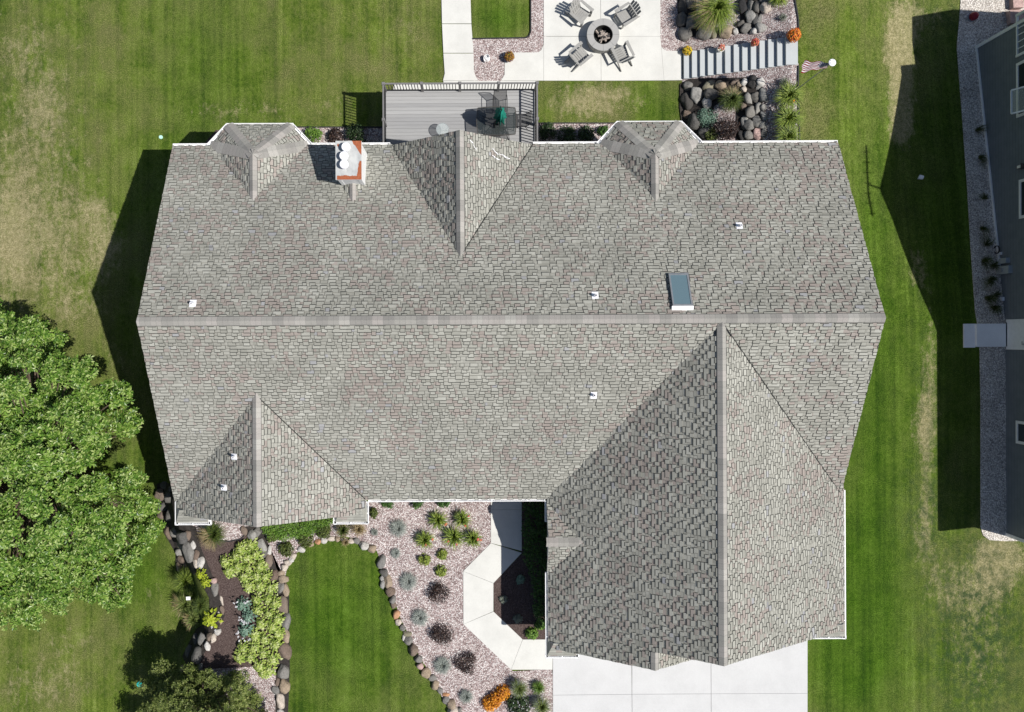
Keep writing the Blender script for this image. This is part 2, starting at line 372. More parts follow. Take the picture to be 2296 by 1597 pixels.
# ------------------------------------------------------------------ ground
def fine_axis(a, b, st, far):
    c = list(np.arange(a, b + 1e-6, st)); lo = []; x = a; s = st
    while x > -far: s *= 1.7; x -= s; lo.append(x)
    hi = []; x = b; s = st
    while x < far: s *= 1.7; x += s; hi.append(x)
    return sorted(lo) + c + hi
GXs = fine_axis(-25, 29, .3, 700); GYs = fine_axis(-19, 18, .3, 700)
DRY = [  # px, py, rx, ry, dryness
    (90, 200, 170, 320, .30), (60, 500, 200, 250, .32), (95, 240, 40, 60, .25), (50, 110, 60, 60, .2), (240, 560, 40, 80, .42), (120, 560, 120, 120, .22), (215, 470, 30, 40, .3), (20, 560, 40, 160, .3),
    (170, 690, 90, 60, .3), (340, 1330, 60, 60, .28), (60, 1500, 160, 120, .26), (180, 1430, 90, 90, .22), (120, 1560, 140, 60, .2), (270, 800, 50, 60, .35),
    (2018, 60, 42, 90, .62), (2022, 180, 34, 130, .85), (2020, 290, 30, 50, .55), (2095, 40, 60, 50, .40),
    (2055, 600, 25, 60, .5), (2085, 850, 30, 260, .42), (2060, 960, 30, 60, .35), (2065, 1180, 35, 90, .42), (2080, 1000, 20, 200, .25),
    (2245, 1250, 60, 60, .95), (2200, 1320, 60, 60, .3), (2190, 1450, 110, 200, .40), (2110, 1300, 50, 80, .30),
    (1290, 225, 90, 55, .44), (1370, 230, 100, 55, .36), (1430, 205, 60, 30, .15), (640, 130, 220, 130, .08), (930, 90, 70, 110, .22), (900, 60, 60, 60, .12),
    (1120, 70, 60, 30, .05), (600, 245, 200, 30, .22), (500, 255, 140, 35, .20), (760, 235, 60, 40, .22), (810, 30, 100, 60, .12), (1840, 120, 60, 200, .16), (900, 1300, 60, 120, .05), (700, 1520, 60, 80, .12), (950, 1560, 80, 70, .16)]
LUSH = [(1930, 1380, 150, 330, .45), (1900, 1500, 120, 160, .3), (2200, 1500, 140, 160, .35), (520, 300, 160, 120, .15), (450, 120, 150, 220, .5), (440, 420, 200, 120, .35), (1960, 900, 90, 450, .75), (1900, 1400, 120, 260, .55), (760, 1400, 240, 260, .95), (1120, 40, 70, 50, .9), (300, 1180, 90, 200, .6), (1470, 240, 60, 60, .5), (1950, 450, 70, 300, .4), (2150, 600, 140, 500, .8), (1330, 190, 140, 40, .3), (300, 1300, 90, 80, .4)]
WILD = [(2190, 1420, 130, 260, 1.0), (2080, 950, 40, 250, .45), (2130, 40, 80, 60, .6), (2060, 1150, 50, 100, .5), (100, 260, 130, 260, .25)]
def blobs(lst, px, py):
    v = 0
    for bx, by, rx, ry, s in lst:
        q = ((px - bx) / rx) ** 2 + ((py - by) / ry) ** 2
        if q < 4: v += s * math.exp(-q * 1.1)
    return min(v, 1)
vs = []; att = []
for y in GYs:
    for x in GXs:
        z = gz(x, y); vs.append((x, y, z))
        d = ZC - z; xr = x * CR + y * SR; yr = -x * SR + y * CR
        px = PPX + xr * F / d; py = PPY - yr * F / d
        if -300 < px < 2700 and -300 < py < 1900: att.append((blobs(DRY, px, py), blobs(LUSH, px, py), blobs(WILD, px, py), 1))
        else: att.append((.1, .3, .1, 1))
nx = len(GXs); fs = [(j * nx + i, j * nx + i + 1, (j + 1) * nx + i + 1, (j + 1) * nx + i) for j in range(len(GYs) - 1) for i in range(nx - 1)]
me = bpy.data.meshes.new("lawn"); me.from_pydata(vs, [], fs); me.materials.append(M['lawn'])
ca = me.color_attributes.new("dry", 'FLOAT_COLOR', 'POINT'); ca.data.foreach_set("color", [c for a in att for c in a])
me.polygons.foreach_set("use_smooth", [True] * len(fs)); me.update()
lawn = bpy.data.objects.new("lawn", me); COL.objects.link(lawn); tag(lawn, "mown green lawn with straw coloured dry patches around the houses", "lawn", kind="structure")

def sheet(name, poly, mat, dz=.03, label=None, cat="ground", step=.3, inpx=True, skirt=.15):
    """a bed or path that follows the terrain inside an outline"""
    pts = [PG(*p) for p in poly] if inpx else [Vector((*p, 0)) for p in poly]
    out = []
    for a, b in zip(pts, pts[1:] + pts[:1]):
        n = max(1, int((b - a).to_2d().length / step))
        out += [(a + (b - a) * k / n).to_2d() for k in range(n)]
    n = len(out); xs = [p.x for p in out]; ys = [p.y for p in out]
    def inside(x, y):
        c = False
        for i in range(n):
            a, b = out[i], out[i - 1]
            if (a.y > y) != (b.y > y) and x < (b.x - a.x) * (y - a.y) / (b.y - a.y) + a.x: c = not c
        return c
    allp = list(out)
    y = min(ys) + step / 2
    while y < max(ys):
        x = min(xs) + step / 2
        while x < max(xs):
            if inside(x, y): allp.append(Vector((x, y)))
            x += step
        y += step
    vv, ed, ff, *_ = delaunay_2d_cdt(allp, [(i, (i + 1) % n) for i in range(n)], [], 1, 1e-4)
    mb = MB(); mb.v = [(p.x, p.y, gz(p.x, p.y) + dz) for p in vv]
    mb.f = [tuple(f) if (vv[f[1]] - vv[f[0]]).cross(vv[f[2]] - vv[f[0]]) > 0 else tuple(reversed(f)) for f in ff]; mb.uv = [[(0, 0)] * len(f) for f in ff]; mb.m = [0] * len(ff)
    for i in range(n):
        a, b = out[i], out[(i + 1) % n]; za, zb = gz(*a) + dz, gz(*b) + dz
        mb.face([(a.x, a.y, za), (b.x, b.y, zb), (b.x, b.y, zb - skirt), (a.x, a.y, za - skirt)])
    return tag(mb.build(name, mat), label, cat, kind="structure")
def slabs(name, polys, z, mat, th=.12, label=None, cat="pavement", gap=.006):
    mb = MB()
    for poly in polys:
        pts = [P(a, b, z) for a, b in poly]; c = sum(pts, Vector()) / len(pts)
        pts = [p + (c - p).normalized() * gap for p in pts]
        if sum(a.x * b.y - b.x * a.y for a, b in zip(pts, pts[1:] + pts[:1])) < 0: pts.reverse()
        mb.prism([p - Vector((0, 0, th)) for p in pts], pts)
    return tag(mb.build(name, mat), label, cat, kind="structure")
def arc(cx, cy, r, a0, a1, n=6): return [(cx + r * math.cos(rad(a0 + (a1 - a0) * k / n)), cy + r * math.sin(rad(a0 + (a1 - a0) * k / n))) for k in range(n + 1)]
def rect(x0, y0, x1, y1): return [(x0, y0), (x1, y0), (x1, y1), (x0, y1)]

# gravel, mulch
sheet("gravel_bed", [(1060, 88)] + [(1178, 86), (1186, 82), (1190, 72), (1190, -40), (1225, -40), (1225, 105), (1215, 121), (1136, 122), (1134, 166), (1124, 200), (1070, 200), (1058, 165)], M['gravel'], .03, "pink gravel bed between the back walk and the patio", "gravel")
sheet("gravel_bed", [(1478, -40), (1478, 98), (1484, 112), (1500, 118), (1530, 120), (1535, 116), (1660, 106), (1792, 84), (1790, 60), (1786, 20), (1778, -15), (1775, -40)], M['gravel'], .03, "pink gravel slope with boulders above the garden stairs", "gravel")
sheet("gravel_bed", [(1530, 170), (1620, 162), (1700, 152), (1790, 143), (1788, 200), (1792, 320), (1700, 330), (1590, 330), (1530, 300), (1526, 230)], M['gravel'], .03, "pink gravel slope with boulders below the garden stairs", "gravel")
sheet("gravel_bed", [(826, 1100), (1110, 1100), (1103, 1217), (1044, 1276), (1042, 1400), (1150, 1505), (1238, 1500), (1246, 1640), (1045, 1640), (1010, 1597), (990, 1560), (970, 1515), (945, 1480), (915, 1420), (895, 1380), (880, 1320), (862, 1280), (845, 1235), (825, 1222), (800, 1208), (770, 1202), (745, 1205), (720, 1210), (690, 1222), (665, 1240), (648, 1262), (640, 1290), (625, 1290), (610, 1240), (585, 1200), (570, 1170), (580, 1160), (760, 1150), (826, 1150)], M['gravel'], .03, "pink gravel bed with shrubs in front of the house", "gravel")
sheet("mulch_bed", [(425, 1172), (560, 1160), (600, 1215), (640, 1300), (648, 1420), (645, 1490), (630, 1640), (440, 1640), (452, 1500), (445, 1455), (478, 1418), (495, 1370), (478, 1320), (462, 1270), (435, 1225)], M['mulch'], .03, "dark bark mulch bed beside the front lawn", "mulch")
sheet("gravel_bed", [(430, 1165), (562, 1158), (556, 1192), (540, 1208), (515, 1213), (490, 1211), (460, 1195), (436, 1190)], M['gravel'], .055, "small pink gravel patch under the front left gable", "gravel")
sheet("gravel_bed", [(545, 1495), (600, 1492), (632, 1500), (630, 1640), (470, 1640), (500, 1540), (470, 1500)], M['gravel'], .055, "pink gravel patch beneath the small olive tree", "gravel")
sheet("mulch_bed", [(1166, 1100), (1260, 1100), (1260, 1437), (1172, 1437), (1108, 1384), (1106, 1308), (1168, 1244)], M['mulch'], .03, "dark mulch bed between the front walk and the garage", "mulch")
sheet("gravel_bed", [(640, 286), (860, 286), (860, 345), (640, 345)], M['gravel'], .03, "pink gravel strip along the back wall beside the deck", "gravel")
sheet("gravel_bed", [(1205, 277), (1395, 277), (1395, 335), (1205, 335)], M['gravel'], .03, "pink gravel strip between the deck and the right bay", "gravel")
sheet("mulch_bed", [(462, 318), (485, 292), (540, 292), (540, 330), (462, 330)], M['mulch'], .03, "dark mulch bed at the left bay", "mulch")
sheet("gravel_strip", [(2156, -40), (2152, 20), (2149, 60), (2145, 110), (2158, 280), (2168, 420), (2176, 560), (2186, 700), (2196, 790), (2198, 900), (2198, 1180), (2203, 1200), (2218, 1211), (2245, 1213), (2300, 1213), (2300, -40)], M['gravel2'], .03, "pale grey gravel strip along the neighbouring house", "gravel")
def edging(pts, label):
    mb = MB(); q = [PG(*p) for p in pts]
    for a, b in zip(q, q[1:]):
        n = max(1, int((b - a).length / .4))
        for k in range(n):
            c = a.lerp(b, k / n); d = a.lerp(b, (k + 1) / n); c.z = gz(c.x, c.y) + .02; d.z = gz(d.x, d.y) + .02; mb.bar(c, d, .045, .12)
    return tag(mb.build("garden_edging", M['edge']), label, "edging", kind="structure")
edging([(1059, 88), (1178, 86), (1186, 82), (1190, 72), (1190, -30)], "black edging around the small lawn beside the patio")
edging([(1778, -30), (1780, -5), (1788, 40), (1791, 86)], "black edging of the upper gravel slope")
edging([(1789, 148), (1788, 200), (1792, 320)], "black edging of the lower gravel slope")
edging([(556, 1192), (540, 1208), (515, 1213), (490, 1211)], "black edging between gravel patch and mulch")
edging([(560, 286), (860, 286)], "black edging of the gravel strip left of the deck")
edging([(1205, 277), (1400, 277)], "black edging of the gravel strip right of the deck")

# paving
ZP = -1.95
slabs("garden_walk", [[(989, -40), (1054, -40), (1057, 53), (991, 53)], [(991, 54), (1057, 54), (1062, 119), (994, 119)], [(994, 120), (1062, 120), (1063, 160), (1067, 172), (1073, 181), (993, 181), (997, 165)]], ZP, M['conc'], .12, "pale concrete walk leading up to the deck", "walk")
slabs("patio", [rect(1219, -40, 1347, 135.5), rect(1348, -40, 1440, 82), rect(1440, -40, 1481, 82), rect(1219, 136, 1347, 181), rect(1348, 83, 1481, 181),
    [(1482, 104), (1486, 110), (1496, 115), (1531, 115), (1531, 180), (1482, 180)], [(1130, 165), (1132, 118), (1208, 118), (1214, 112), (1218, 103), (1218, 181), (1122, 181)], rect(900, 182, 1218, 300)][0:0] +
    [[(1219, -40), (1346.5, -40), (1347, 81.5), (1219, 81.5)], [(1347, -40), (1481, -40), (1481, 82), (1347, 82)], [(1219, 82), (1347, 82), (1348, 181), (1219, 181)], [(1347, 82), (1481, 82), (1483, 105), (1489, 180.5), (1348, 181)],
     [(1483, 105), (1488, 111), (1496, 114), (1530, 114), (1530, 180), (1489, 180.5)], [(1131, 168), (1132, 118), (1207, 117.5), (1214, 112), (1219, 100), (1219, 181), (1123, 181)], [(882, 187), (994, 187), (994, 181.5), (1122, 181.5), (1204, 181.5), (1204, 262), (882, 262)]], ZP, M['conc'], .12, "white concrete patio slabs around the fire pit", "patio")
slabs("driveway", [[(1239.5, 1430), (1416, 1430), (1417, 1557), (1239.5, 1559)], [(1417, 1430), (1594, 1430), (1594.5, 1556), (1417, 1557)], [(1594, 1430), (1811, 1420), (1811, 1555), (1594.5, 1556)],
    [(1239.5, 1559), (1417, 1557), (1418, 1680), (1240, 1680)], [(1417, 1557), (1594.5, 1556), (1595, 1680), (1418, 1680)], [(1594.5, 1556), (1811, 1555), (1811, 1680), (1595, 1680)]], .05, M['drive'], .15, "white concrete driveway slabs before the garage", "driveway", .009)
slabs("front_walk", [[(1100.6, 1085), (1170, 1085), (1170, 1143), (1100.6, 1143)], [(1100.6, 1143), (1170, 1143), (1170, 1236), (1100.6, 1218)], [(1100.6, 1218), (1170, 1240), (1106.5, 1308), (1038.5, 1281)],
    [(1038.5, 1281), (1106.5, 1308), (1106.5, 1371), (1039, 1400)], [(1039, 1400), (1106.5, 1371.5), (1172, 1434), (1146, 1502)], [(1172, 1434), (1240, 1434), (1239, 1502), (1146, 1502)]], .05, M['conc'], .15, "pale angled concrete walk from the driveway to the front door", "walk")

# ------------------------------------------------------------------ house
XL, XR, YN, YR, YS, ZR, E = -11.06, 13.96, 7.36, .59, -6.18, 5.78, 2.4
KN = (ZR - E) / (YN - YR); KS = (ZR - E) / (YR - YS)
house = thing("ranch_house", "large ranch house under one broad grey brown shingle roof", "house", (0, 0, 0))
roof = MB()
def uvs(pts):
    n = (pts[1] - pts[0]).cross(pts[2] - pts[0]).normalized()
    if n.z < 0: n = -n
    h = Vector((0, 0, 1)).cross(n).normalized(); up = n.cross(h)
    o = n.x * 31 + n.y * 17
    return [(p.dot(h) + o, p.dot(up)) for p in pts]
def clip(poly, sub):
    out = poly
    n = len(sub)
    for i in range(n):
        (ax, ay), (bx, by) = sub[i], sub[(i + 1) % n]; inp = out; out = []
        if not inp: return []
        ds = [(bx - ax) * (y - ay) - (by - ay) * (x - ax) for x, y in inp]
        for k in range(len(inp)):
            p, q, dp, dq = inp[k - 1], inp[k], ds[k - 1], ds[k]
            if dq >= 0:
                if dp < 0: t_ = dp / (dp - dq); out.append((p[0] + (q[0] - p[0]) * t_, p[1] + (q[1] - p[1]) * t_))
                out.append(q)
            elif dp >= 0: t_ = dp / (dp - dq); out.append((p[0] + (q[0] - p[0]) * t_, p[1] + (q[1] - p[1]) * t_))
    return out
TABH = .024
def slope(pts, th=.13, tabs=True):
    """a roof plane: deck with low shingles, raised laminated tabs, soffit"""
    pts = [Vector(p) for p in pts]
    if (pts[1] - pts[0]).cross(pts[2] - pts[0]).z < 0: pts.reverse()
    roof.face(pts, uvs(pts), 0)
    low = [p - Vector((0, 0, th)) for p in pts]
    roof.face(list(reversed(low)), None, 1)
    for i in range(len(pts)):
        j = (i + 1) % len(pts); roof.face([pts[i], low[i], low[j], pts[j]], None, 1)
    if not tabs: return
    n = (pts[1] - pts[0]).cross(pts[2] - pts[0]).normalized(); h = Vector((0, 0, 1)).cross(n).normalized(); up = n.cross(h); o = n * pts[0].dot(n)
    P2 = [(p.dot(h), p.dot(up)) for p in pts]; us = [p[0] for p in P2]; vs2 = [p[1] for p in P2]; rr = random.Random(int(1000 * abs(us[0]) + 7 * len(pts)))
    W3 = lambda q, e: o + h * q[0] + up * q[1] + n * e
    for row in range(int(math.floor(min(vs2) / SH_H)), int(max(vs2) / SH_H) + 1):
        u = min(us) - rr.uniform(0, .4); on = rr.random() < .5; v0, v1 = row * SH_H, (row + 1) * SH_H
        while u < max(us):
            wd = rr.choice((.13, .17, .20, .23, .27)) * rr.uniform(.9, 1.1)
            if on:
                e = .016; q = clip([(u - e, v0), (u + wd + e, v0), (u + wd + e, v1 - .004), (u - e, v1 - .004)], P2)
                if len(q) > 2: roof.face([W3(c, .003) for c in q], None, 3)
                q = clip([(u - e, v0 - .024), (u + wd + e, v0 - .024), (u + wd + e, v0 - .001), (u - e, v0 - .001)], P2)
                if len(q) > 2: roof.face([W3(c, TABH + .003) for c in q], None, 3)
                q = clip([(u, v0), (u + wd, v0), (u + wd, v1 + .004), (u, v1 + .004)], P2)
                if len(q) > 2: roof.prism([W3(c, .0) for c in q], [W3(c, TABH) for c in q], 2)
            u += wd
            on = (not on) if rr.random() < .93 else on
g = .09                       # roofs stop short of the gutters' outer lip
zn = lambda y: ZR - (y - YR) * KN
zs = lambda y: ZR - (YR - y) * KS
slope([(XL, YR, ZR), (XR, YR, ZR), (XR, YN - g, zn(YN - g)), (XL, YN - g, zn(YN - g))])
slope([(XL, YR, ZR), (XL, YS + g, zs(YS + g)), (XR, YS + g, zs(YS + g)), (XR, YR, ZR)])
caps = None
def cap(a, b, n1, n2, wd=.17, lift=.034, edge=1):
    caps = MB()
    a = Vector(a); b = Vector(b); t = (b - a).normalized(); ln = (b - a).length
    off = R.random() * 50
    ds = []
    for n in (n1, n2):
        n = Vector(n).normalized(); d = t.cross(n).normalized()
        if d.z > 0: d = -d
        if abs(d.z) < 1e-4: d = d
        ds.append((d, n))
    k = max(1, int(ln / .6))
    for i in range(k):
        p = a.lerp(b, i / k); q = a.lerp(b, (i + 1) / k); up = Vector((0, 0, lift * 1.5))
        for d, n in ds:
            pts = [p + up, q + up, q + d * wd + n * lift, p + d * wd + n * lift]
            ve = .165 if edge else .12; uvv = [(off + ln * i / k, 0), (off + ln * (i + 1) / k, 0), (off + ln * (i + 1) / k, ve), (off + ln * i / k, ve)]
            if (pts[1] - pts[0]).cross(pts[2] - pts[0]).z < 0: pts.reverse(); uvv.reverse()
            caps.face(pts, uvv)
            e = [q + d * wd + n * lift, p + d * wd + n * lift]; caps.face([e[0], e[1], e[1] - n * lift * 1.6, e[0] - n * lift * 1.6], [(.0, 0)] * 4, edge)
    caps.build('ridge_cap', [M['cap'], M['shline']], house)
NN = (0, KN, 1); NS = (0, -KS, 1)
cap((XL, YR, ZR), (XR, YR, ZR), NN, NS, .165)
# garage wing
GXL, GXR, GXc, ZG, GYp, GYl, GYr = 2.873, 14.19, 8.517, 5.72, -11.04, -12.09, -11.42
KG = (ZG - E) / (GXc - GXL)
ZSm = 4.53; XSm = GXL + (ZSm - E) / KG; YSm = -11.68
slope([(GXc, .0, ZG), (GXL + g, .0, E + g * KG), (GXL + g, GYp, E + g * KG), (GXc, GYp, ZG)])
slope([(XSm, GYp, ZSm), (GXL + g, GYp, E + g * KG), (GXL + g, YSm, E + g * KG), (XSm, YSm, ZSm)])
slope([(GXc, .0, ZG), (GXc, GYp, ZG), (GXR - g, GYp, E + g * KG), (GXR - g, .0, E + g * KG)])
slope([(XSm, YSm, ZSm), (2 * XSm - GXL, YSm, E), (2 * XSm - GXL, GYp + .1, E), (XSm, GYp + .1, ZSm)])
NW, NE = (-KG, 0, 1), (KG, 0, 1)
yg = YR - (ZR - ZG) / KS
cap((GXc, yg + .1, ZG), (GXc, GYp, ZG), NW, NE, .17); cap((XSm, GYp, ZSm), (XSm, YSm, ZSm), NW, NE, .15)
# returns at the garage front (small hipped eave returns)
def ret(x0, x1, y0, y1, zb=E, rise=.30):
    i = .05
    xa, xb = x0 + i, x1 - i
    top = [(xa + .22, y1, zb + rise), (xb - .22, y1, zb + rise)]
    slope([(xa, y0 + g, zb + .03), (xb, y0 + g, zb + .03), top[1], top[0]], .06, False)
    slope([(xa, y0 + g, zb + .03), top[0], (xa, y1, zb + .03)], .06, False); slope([(xb, y0 + g, zb + .03), (xb, y1, zb + .03), top[1]], .06, False)
ret(GXL, GXL + 1.2, GYl, YSm + .25); ret(GXR - 1.25, GXR, GYr, GYp + .25)
# small cross gable on the garage left side (west facing)
yc = -7.55; zc = 3.14; hw = 1.38
xv = GXL + (zc - E) / KG
for sg in (1, -1):
    slope([(xv + .2, yc, zc), (GXL + .06, yc, zc), (GXL + .06, yc + sg * hw, E + .04), (xv + .2, yc + sg * hw, E + .04)], .1)
cap((GXL - .02, yc, zc), (xv + .05, yc, zc), (0, .54, 1), (0, -.54, 1), .18, .03, 0)
# front left wing
WXR, WXc, ZW, WYp, WYe = -3.77, -7.415, 4.5, -6.6, -7.01
KW = (ZW - E) / (WXc - XL)
slope([(WXc, -1.4, ZW), (XL + g, -1.4, E + g * KW), (XL + g, WYp, E + g * KW), (WXc, WYp, ZW)])
slope([(WXc, -1.4, ZW), (WXc, WYp, ZW), (WXR - g, WYp, E + g * KW), (WXR - g, -1.4, E + g * KW)])
cap((WXc, YR - (ZR - ZW) / KS + .15, ZW), (WXc, WYp, ZW), (-KW, 0, 1), (KW, 0, 1), .17)
ret(XL, XL + 1.32, WYe, WYp + .22); ret(WXR - 1.3, WXR, WYe, WYp + .22)
# rear gable over the deck
def on_n(px, py):
    z = 4
    for _ in range(40):
        p = P(px, py, z); z = .5 * z + .5 * zn(p.y)
    return P(px, py, z)
def on_s(px, py):
    z = 4
    for _ in range(40):
        p = P(px, py, z); z = .5 * z + .5 * zs(p.y)
    return P(px, py, z)
cr = on_n(1034.7, 575); ZCg = cr.z; CXc = -.24; CXL = P(871, 317, E).x; CXR = P(1199, 316, E).x; CYp = P(1031, 292, ZCg).y
KCl = (ZCg - E) / (CXc - CXL); KCr = (ZCg - E) / (CXR - CXc)
slope([(CXc, cr.y - .3, ZCg), (CXc, CYp, ZCg), (CXL, CYp, E), (CXL, cr.y - .3, E)]); slope([(CXc, cr.y - .3, ZCg), (CXR, cr.y - .3, E), (CXR, CYp, E), (CXc, CYp, ZCg)])
cap((CXc, CYp, ZCg), (CXc, cr.y - .1, ZCg), (-KCl, 0, 1), (KCr, 0, 1), .17)
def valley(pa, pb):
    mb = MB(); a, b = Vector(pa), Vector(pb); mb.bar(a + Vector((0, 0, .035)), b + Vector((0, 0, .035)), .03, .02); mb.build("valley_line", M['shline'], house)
ysz = lambda z: YR - (ZR - z) / KS
valley((GXc + .1, ysz(ZG - .06), ZG - .06), (XR - .05, ysz(ZG - (XR - .05 - GXc) * KG), ZG - (XR - .05 - GXc) * KG))
valley((WXc + .1, ysz(ZW - .06), ZW - .06), (WXc + (ZW - 2.46) / KW, ysz(2.46), 2.46))
ynz = lambda z: YR + (ZR - z) / KN
valley((CXc + .1, ynz(ZCg - .08), ZCg - .08), (CXc + (ZCg - 2.45) / KCr, ynz(2.45), 2.45))
# hipped bays at the back
def bay(px, apex, rend):
    gg = [P(a, b, E) for a, b in px]
    r = on_n(*rend); A = P(*apex, r.z); r.x = A.x
    c = sum(gg, Vector()) / 4
    gi = [p + (Vector((c.x, YN - .4, E)) - p).normalized() * .08 for p in gg]
    gi[0].y = gi[3].y = YN - g; gi[0].x += .05; gi[3].x -= .05
    rb = r + Vector((0, -.25, 0))
    slope([gi[1], gi[2], A]); slope([gi[0], gi[1], A]); slope([gi[2], gi[3], A]); slope([gi[0], A, rb, (gi[0].x, rb.y, E - .1)]) if False else None
    slope([gi[0], A, rb]); slope([gi[3], rb, A])
    def nrm(a, b, c): v = (b - a).cross(c - a); return v if v.z > 0 else -v
    fN = nrm(gi[1], gi[2], A); lA = nrm(gi[0], gi[1], A); rA = nrm(gi[2], gi[3], A); lS = nrm(gi[0], A, rb); rS = nrm(gi[3], rb, A)
    cap(gi[1], A, fN, lA, .2, .03, 0); cap(gi[2], A, fN, rA, .2, .03, 0); cap(gi[0], A, lA, lS, .2, .03, 0); cap(gi[3], A, rA, rS, .2, .03, 0); cap(A, r + Vector((0, -.05, 0)), lS, rS, .16)
    return gg
bayA = bay([(464, 322), (507.4, 276.5), (656.7, 276), (699.8, 321)], (567, 346), (566, 448))
bayB = bay([(1338.6, 318.4), (1383, 271.5), (1529, 271), (1574.5, 316)], (1469, 347), (1475, 448))
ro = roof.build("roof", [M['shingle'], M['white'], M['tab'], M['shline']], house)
# walls
wl = MB()
def gab_x(x0, x1, yc_, half, ze, zp, zb):      # gable profile in Y, extruded along X
    prof = [(yc_ - half, zb), (yc_ + half, zb), (yc_ + half, ze), (yc_, zp), (yc_ - half, ze)]
    wl.prism([(x0, y, z) for y, z in reversed(prof)], [(x1, y, z) for y, z in reversed(prof)])
def gab_y(y0, y1, xc_, half, ze, zp, zb):
    prof = [(xc_ - half, zb), (xc_ + half, zb), (xc_ + half, ze), (xc_, zp), (xc_ - half, ze)]
    wl.prism([(x, y0, z) for x, z in prof], [(x, y1, z) for x, z in prof])
gab_x(XL + .3, XR - .3, YR, YN - YR - .42, E + .0, ZR - .2, -2.4)
gab_y(-11.0, -3, GXc, GXc - GXL - .42, E + .03, ZG - .2, -.4)
gab_y(YSm + .22, -9, XSm, XSm - GXL - .44, E + .02, ZSm - .2, -.4)
gab_y(WYp + .22, -3, WXc, WXc - XL - .44, E + .02, ZW - .2, -2.4)
gab_y(4, CYp - .25, CXc, CXR - CXc - .4, E + .02, ZCg - .25, -2.2)
for bp in (bayA, bayB):
    cc = sum(bp, Vector()) / 4; q = [p + (Vector((cc.x, YN - .5, E)) - p).normalized() * .42 for p in bp]
    wl.prism([(p.x, p.y, -2.3) for p in reversed(q)], [(p.x, p.y, E - .05) for p in reversed(q)])
wo = wl.build("wall", M['siding'], house)
fd = MB(); fd.box(XL + .26, XR - .26, YS + .40, YN - .40, -2.6, -.15) ; fd.build("foundation", M['found'], house)
# garage doors, windows, front door
def panel(name, x0, x1, y, z0, z1, mat, frame, face, sub=True):
    s = -1 if face == 'S' else 1
    f = MB(); f.box(x0 - .09, x1 + .09, min(y, y + s * .05), max(y, y + s * .05), z0 - .09, z1 + .09); fo = f.build(name, frame, house)
    p = MB(); p.box(x0, x1, min(y + s * .03, y + s * .065), max(y + s * .03, y + s * .065), z0, z1); p.build("pane" if 'window' in name else 'panel', mat, fo)
    return fo
panel("garage_door", 4.6, 7.4, YSm + .22, .05, 2.1, M['trim'], M['white'], 'S')
panel("garage_door", 8.9, 13.2, -11.0, .05, 2.1, M['trim'], M['white'], 'S')
for x in (-9.6, -6.9): panel("window", x, x + 1.4, WYp + .22, .7, 2.0, M['winglass'], M['white'], 'S')
panel("front_door", 1.5, 2.4, YS + .42, .1, 2.15, M['umbmetal'], M['white'], 'S')
panel("window", -1.8, -.3, YS + .42, .7, 2.1, M['winglass'], M['white'], 'S')
panel("sliding_window", -1.2, 1.2, CYp - .25, .12, 2.1, M['winglass'], M['white'], 'N')
for x in (9.6, 11.6): panel("window", x, x + 1.1, YN - .42, .6, 1.9, M['winglass'], M['white'], 'N')
panel("window", -3.3, -1.9, YN - .42, -1.5, -.3, M['winglass'], M['white'], 'N')
# gutters
def gutter(path, side=1):
    mb = MB(); path = [Vector(p) for p in path]
    for a, b in zip(path, path[1:]):
        t = (b - a).normalized(); n = Vector((-t.y, t.x, 0)) * side          # towards the roof
        ln = (b - a).length; wd = .12
        for o, h0, h1, w_ in ((0.012, -.12, .0, .024), (wd - .008, -.12, -.035, .012)):
            mb.bar(a + n * o + Vector((0, 0, (h0 + h1) / 2)), b + n * o + Vector((0, 0, (h0 + h1) / 2)), w_, h1 - h0)
        mb.bar(a + n * wd / 2 + Vector((0, 0, -.113)), b + n * wd / 2 + Vector((0, 0, -.113)), wd - .03, .014)
        k = max(1, round(ln / 1.45))
        for i in range(k):
            p = a + t * (ln * (i + .5) / k); mb.bar(p + n * .024, p + n * (wd + .03) + Vector((0, 0, .005)), .028, .012)
        for p in (a, b): mb.bar(p + Vector((0, 0, -.06)), p + n * wd + Vector((0, 0, -.06)), .02, .118)
    mb.build("gutter", M['white'], house)
z = E + .005
v3 = lambda x, y: (x, y, z)
gutter([v3(XL, YN), v3(bayA[0].x, YN)], -1); gutter([bayA[0], bayA[1], bayA[2], bayA[3]], -1); gutter([v3(bayA[3].x, YN), v3(CXL + .05, YN)], -1)
gutter([v3(CXR - .05, YN), v3(bayB[0].x, YN)], -1); gutter([bayB[0], bayB[1], bayB[2], bayB[3]], -1); gutter([v3(bayB[3].x, YN), v3(XR, YN)], -1)
gutter([v3(WXR, YS), v3(GXL, YS)], 1)
gutter([v3(XL, YS + .05), v3(XL, WYe), v3(XL + 1.35, WYe), v3(XL + 1.35, WYe + .32)], 1)
gutter([v3(WXR - 1.33, WYe + .32), v3(WXR - 1.33, WYe), v3(WXR, WYe), v3(WXR, YS)], 1)
gutter([v3(GXL, YS), v3(GXL, -6.95)], 1) ; gutter([v3(GXL, yc - hw + .05), v3(GXL, GYl), v3(GXL + 1.25, GYl), v3(GXL + 1.25, GYl + .4)], 1)
gutter([v3(GXR - 1.3, GYr), v3(GXR, GYr), v3(GXR, YS + .35)], 1)
